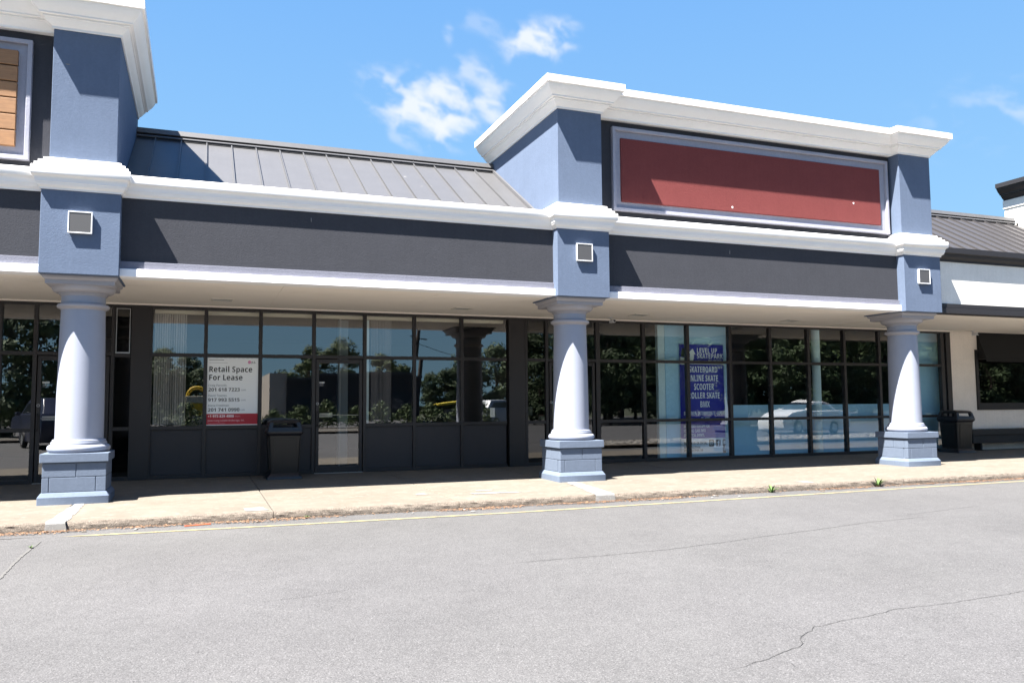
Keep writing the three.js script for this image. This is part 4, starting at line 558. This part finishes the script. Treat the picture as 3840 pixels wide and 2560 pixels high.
{ // low dark building with a pale end
  const b = thing('far_building', 'low dark commercial building with a pale end wall across the car park', 'building', [0, -0.2, 0]); part('wall', bx(9.7, 20.0, 0, 3.75, 52, 60), M([0.022, 0.022, 0.025], 0.8), b); part('pale_wall', bx(8.4, 9.7, 0, 4.3, 52.2, 60), M([0.34, 0.30, 0.26], 0.9), b); part('roof_edge', bx(9.68, 20.2, 3.75, 3.95, 51.8, 60.2), M([0.05, 0.05, 0.055], 0.7), b);
  for (let i = 0; i < 4; i++) { part('window', bx(10.3 + i * 2.4, 11.9 + i * 2.4, 0.9, 2.3, 51.95, 52.02), M([0.03, 0.04, 0.05], 0.05), b); }
  const k = thing('yellow_stand_in', 'cream cabinet with a yellow panel and curved yellow hood, stand-in for an unclear yellow machine across the car park', 'cabinet', [3.0, -0.16, 36]); part('cabinet', rbx(-0.6, 0.6, 0, 2.0, -0.45, 0.45, 0.03), M([0.42, 0.38, 0.28], 0.7), k); part('yellow_panel', rbx(-0.35, 0.45, 0.9, 1.6, -0.48, -0.44, 0.01), M([0.5, 0.32, 0.01], 0.6), k); part('hood', new THREE.TorusGeometry(0.5, 0.1, 8, 20, Math.PI).translate(0, 2.0, 0), M([0.5, 0.32, 0.01], 0.6), k);  // generic stand-in for an unclear yellow machine mirrored in the glass
  const c = thing('canopy', 'small flat yellow stand-in on posts for an unclear low yellow object across the car park', 'canopy', [17.9, -0.16, 36]); part('canopy_roof', rbx(-0.75, 0.75, 1.5, 1.64, -0.6, 0.6, 0.03).rotateZ(0.12), M([0.55, 0.42, 0.03], 0.6), c); for (const x of [-0.5, 0.5]) part('post', bx(x - 0.05, x + 0.05, 0, 1.55, -0.05, 0.05), mat.blackTrim, c); part('cabinet', rbx(-0.35, 0.35, 0, 1.2, -0.3, 0.3, 0.03), M([0.06, 0.06, 0.07], 0.6), c);  // generic stand-in for a low yellow object mirrored in the glass
  const p = thing('utility_pole', 'leaning wooden utility pole behind the car park', 'utility pole', [21.9, -0.2, 61]); part('pole', new THREE.CylinderGeometry(0.16, 0.24, 8.9, 12).translate(0, 4.45, 0).rotateZ(-0.10), M([0.06, 0.045, 0.035], 0.9), p); part('lamp_arm', bx(-0.9, 0.9, 7.9, 8.0, -0.05, 0.05).rotateZ(-0.1), M([0.08, 0.08, 0.08], 0.7), p); part('cable', tube([[0.85, 7.4, 0], [5, 6.4, 1], [12, 6.6, 2], [22, 8.2, 4]], 0.025, 24, 5), mat.black, p);
}
// ---- trees
const bark = M([0.05, 0.038, 0.028], 0.95), leafMats = [[0.050, 0.078, 0.022], [0.036, 0.062, 0.02], [0.065, 0.088, 0.028]].map((c) => M(c, 0.75, { side: THREE.DoubleSide, vertexColors: true }));
function crown(seed, H, W, low, n, size) {
  const r = rng(seed), clumps = [], pos = [], col = []; const N = 34; for (let i = 0; i < N; i++) { const a = r() * 6.28, t = Math.pow(r(), 0.8), y = low + (H - low) * (0.08 + 0.9 * t), prof = Math.sin(Math.PI * (0.12 + 0.83 * t)), rad = W * prof * Math.sqrt(r()) * 0.85; clumps.push([Math.cos(a) * rad, y, Math.sin(a) * rad, W * (0.17 + r() * 0.2)]); }
  const v = new THREE.Vector3(), u = new THREE.Vector3(), w = new THREE.Vector3();
  for (let i = 0; i < n; i++) {
    const c = clumps[Math.floor(r() * N)]; v.set(r() - 0.5, r() - 0.45, r() - 0.5).normalize(); const d = c[3] * (0.45 + 0.62 * Math.cbrt(r())), x = c[0] + v.x * d, y = c[1] + v.y * d * 0.75, z = c[2] + v.z * d;
    u.set(r() - 0.5, r() - 0.5, r() - 0.5).normalize(); w.crossVectors(u, v).normalize(); if (!w.lengthSq()) continue; u.crossVectors(w, v).normalize(); u.addScaledVector(v, (r() - 0.5) * 1.2); const s = size * (0.6 + r() * 0.8), k = 0.65 + r() * 0.7, Q = (a, b) => [x + u.x * a * s + w.x * b * s, y + u.y * a * s + w.y * b * s, z + u.z * a * s + w.z * b * s];
    pos.push(...Q(-1, 0), ...Q(0.1, 0.45), ...Q(1, 0), ...Q(-1, 0), ...Q(1, 0), ...Q(-0.1, -0.45)); for (let q = 0; q < 6; q++) col.push(k, k, k * 0.9);
  }
  const g = new THREE.BufferGeometry(); g.setAttribute('position', new THREE.Float32BufferAttribute(pos, 3)); g.setAttribute('color', new THREE.Float32BufferAttribute(col, 3)); g.computeVertexNormals(); return { g, clumps };
}
const protos = [[101, 13, 4.2, 2.2, 6500, 0.17, 1], [102, 11.5, 4.0, 1.2, 6500, 0.18, 0], [103, 8, 2.6, 2.4, 4000, 0.14, 2], [104, 6.2, 2.8, 0.6, 4500, 0.15, 1], [105, 1.35, 0.95, 0.05, 900, 0.075, 0]].map(([s, H, W, low, n, size, m]) => {
  const { g, clumps } = crown(s, H, W, low, n, size), r = rng(s), limbs = [new THREE.CylinderGeometry(0.05 * H / 8, 0.2 * H / 10, H * 0.75, 9).translate(0, H * 0.375, 0)];
  for (let i = 0; i < 7; i++) { const c = clumps[i * 3], y = Math.max(low * 0.7, c[1] * 0.55); limbs.push(tube([[0, y, 0], [c[0] * 0.4, y + (c[1] - y) * 0.6, c[2] * 0.4], [c[0], c[1], c[2]]], 0.045 * H / 8, 6, 5)); }
  return { crown: g, trunk: merge(...limbs.map((l) => boxUV(l))), m: leafMats[m] };
});
function tree(kind, x, z, s, turn, label, grp) { const p = protos[kind], t = thing('tree', label, 'tree', [x, -0.2, z], grp); t.rotation.y = turn; t.scale.setScalar(s); part('trunk', p.trunk, bark, t); part('crown', p.crown, p.m, t); }
{
  const r = rng(21), A = 'dense dark green tree in the row behind the skatepark side of the car park', G = 'trees behind the car park';
  for (let i = 0; i < 17; i++) tree(i % 2, 29 + i * 4.2 + (r() - 0.5) * 1.5, 42 + (r() - 0.5) * 5 - i * 0.8, 0.85 + r() * 0.25, r() * 6, A, G);
  for (let i = 0; i < 15; i++) tree((i + 1) % 2, 33 + i * 5.4 + (r() - 0.5) * 2, 52 + (r() - 0.5) * 4 - i * 0.6, 1.1 + r() * 0.3, r() * 6, 'tall dark tree in the rear row behind the car park', G);
  for (let i = 0; i < 28; i++) tree(3, 25 + i * 2.6, 38 + (r() - 0.5) * 2 - i * 0.4, 0.7 + r() * 0.3, r() * 6, 'low bushy tree along the skatepark side of the car park', G);
  for (let i = 0; i < 24; i++) tree(3, 28 + i * 3.0, 47 + (r() - 0.5) * 2 - i * 0.4, 1.1 + r() * 0.3, r() * 6, 'bushy tree filling the gaps of the tree row', G);
  for (let i = 0; i < 24; i++) tree(3, -38 + i * 2.9, 70 + (r() - 0.5) * 3, 0.72 + r() * 0.16, r() * 6, 'low bushy tree in the far hedge line', G);
  for (let i = 0; i < 9; i++) tree(3, -4.6 - i * 2.6, 31 + i * 1.6, 0.75 + r() * 0.3, r() * 6, 'low bushy tree on the side of the wooden sign', G);
  for (let i = 0; i < 4; i++) tree(3, -1.2 + i * 1.6, 57, 0.62 + r() * 0.2, r() * 6, 'low bush under the broad tree mirrored beside the blind', G);
  for (const [x, q] of [[23.4, 0.55], [25.0, 0.75], [27.0, 0.98], [29.6, 1.15], [32.4, 1.3]]) tree(3, x, 61, q, x, 'bushy green tree beside the leaning utility pole', G);
  for (let i = 0; i < 22; i++) { const p = protos[4], t = thing('shrub', 'low dark shrub in the bed across the car park', 'shrub', [-12 + i * 1.45 + (r() - 0.5) * 0.4, -0.16, 32 + (r() - 0.5) * 0.8], 'shrubs across the car park'); t.rotation.y = r() * 6; t.scale.setScalar(0.85 + r() * 0.3); part('stem', p.trunk, bark, t); part('foliage', p.crown, p.m, t); }
  tree(2, 12.9, 63, 0.86, 1, 'slender tree standing behind the low dark building', G); tree(2, 15.4, 64, 0.98, 2.2, 'slender tree standing behind the low dark building', G); tree(2, 20.0, 66, 0.8, 4, 'slender tree standing behind the low dark building', G);
  tree(1, -0.2, 58, 0.56, 0.5, 'broad tree mirrored beside the pale vertical blind', G); tree(0, 2.4, 61, 0.46, 1.5, 'broad tree mirrored beside the pale vertical blind', G);
  for (let i = 0; i < 6; i++) tree(i % 2, -6.6 - i * 4.0, 33 + i * 3 + (r() - 0.5) * 3, 0.85 + r() * 0.2, r() * 6, 'dense tree on the side of the wooden sign', G);
}
renderer.render(scene, camera);
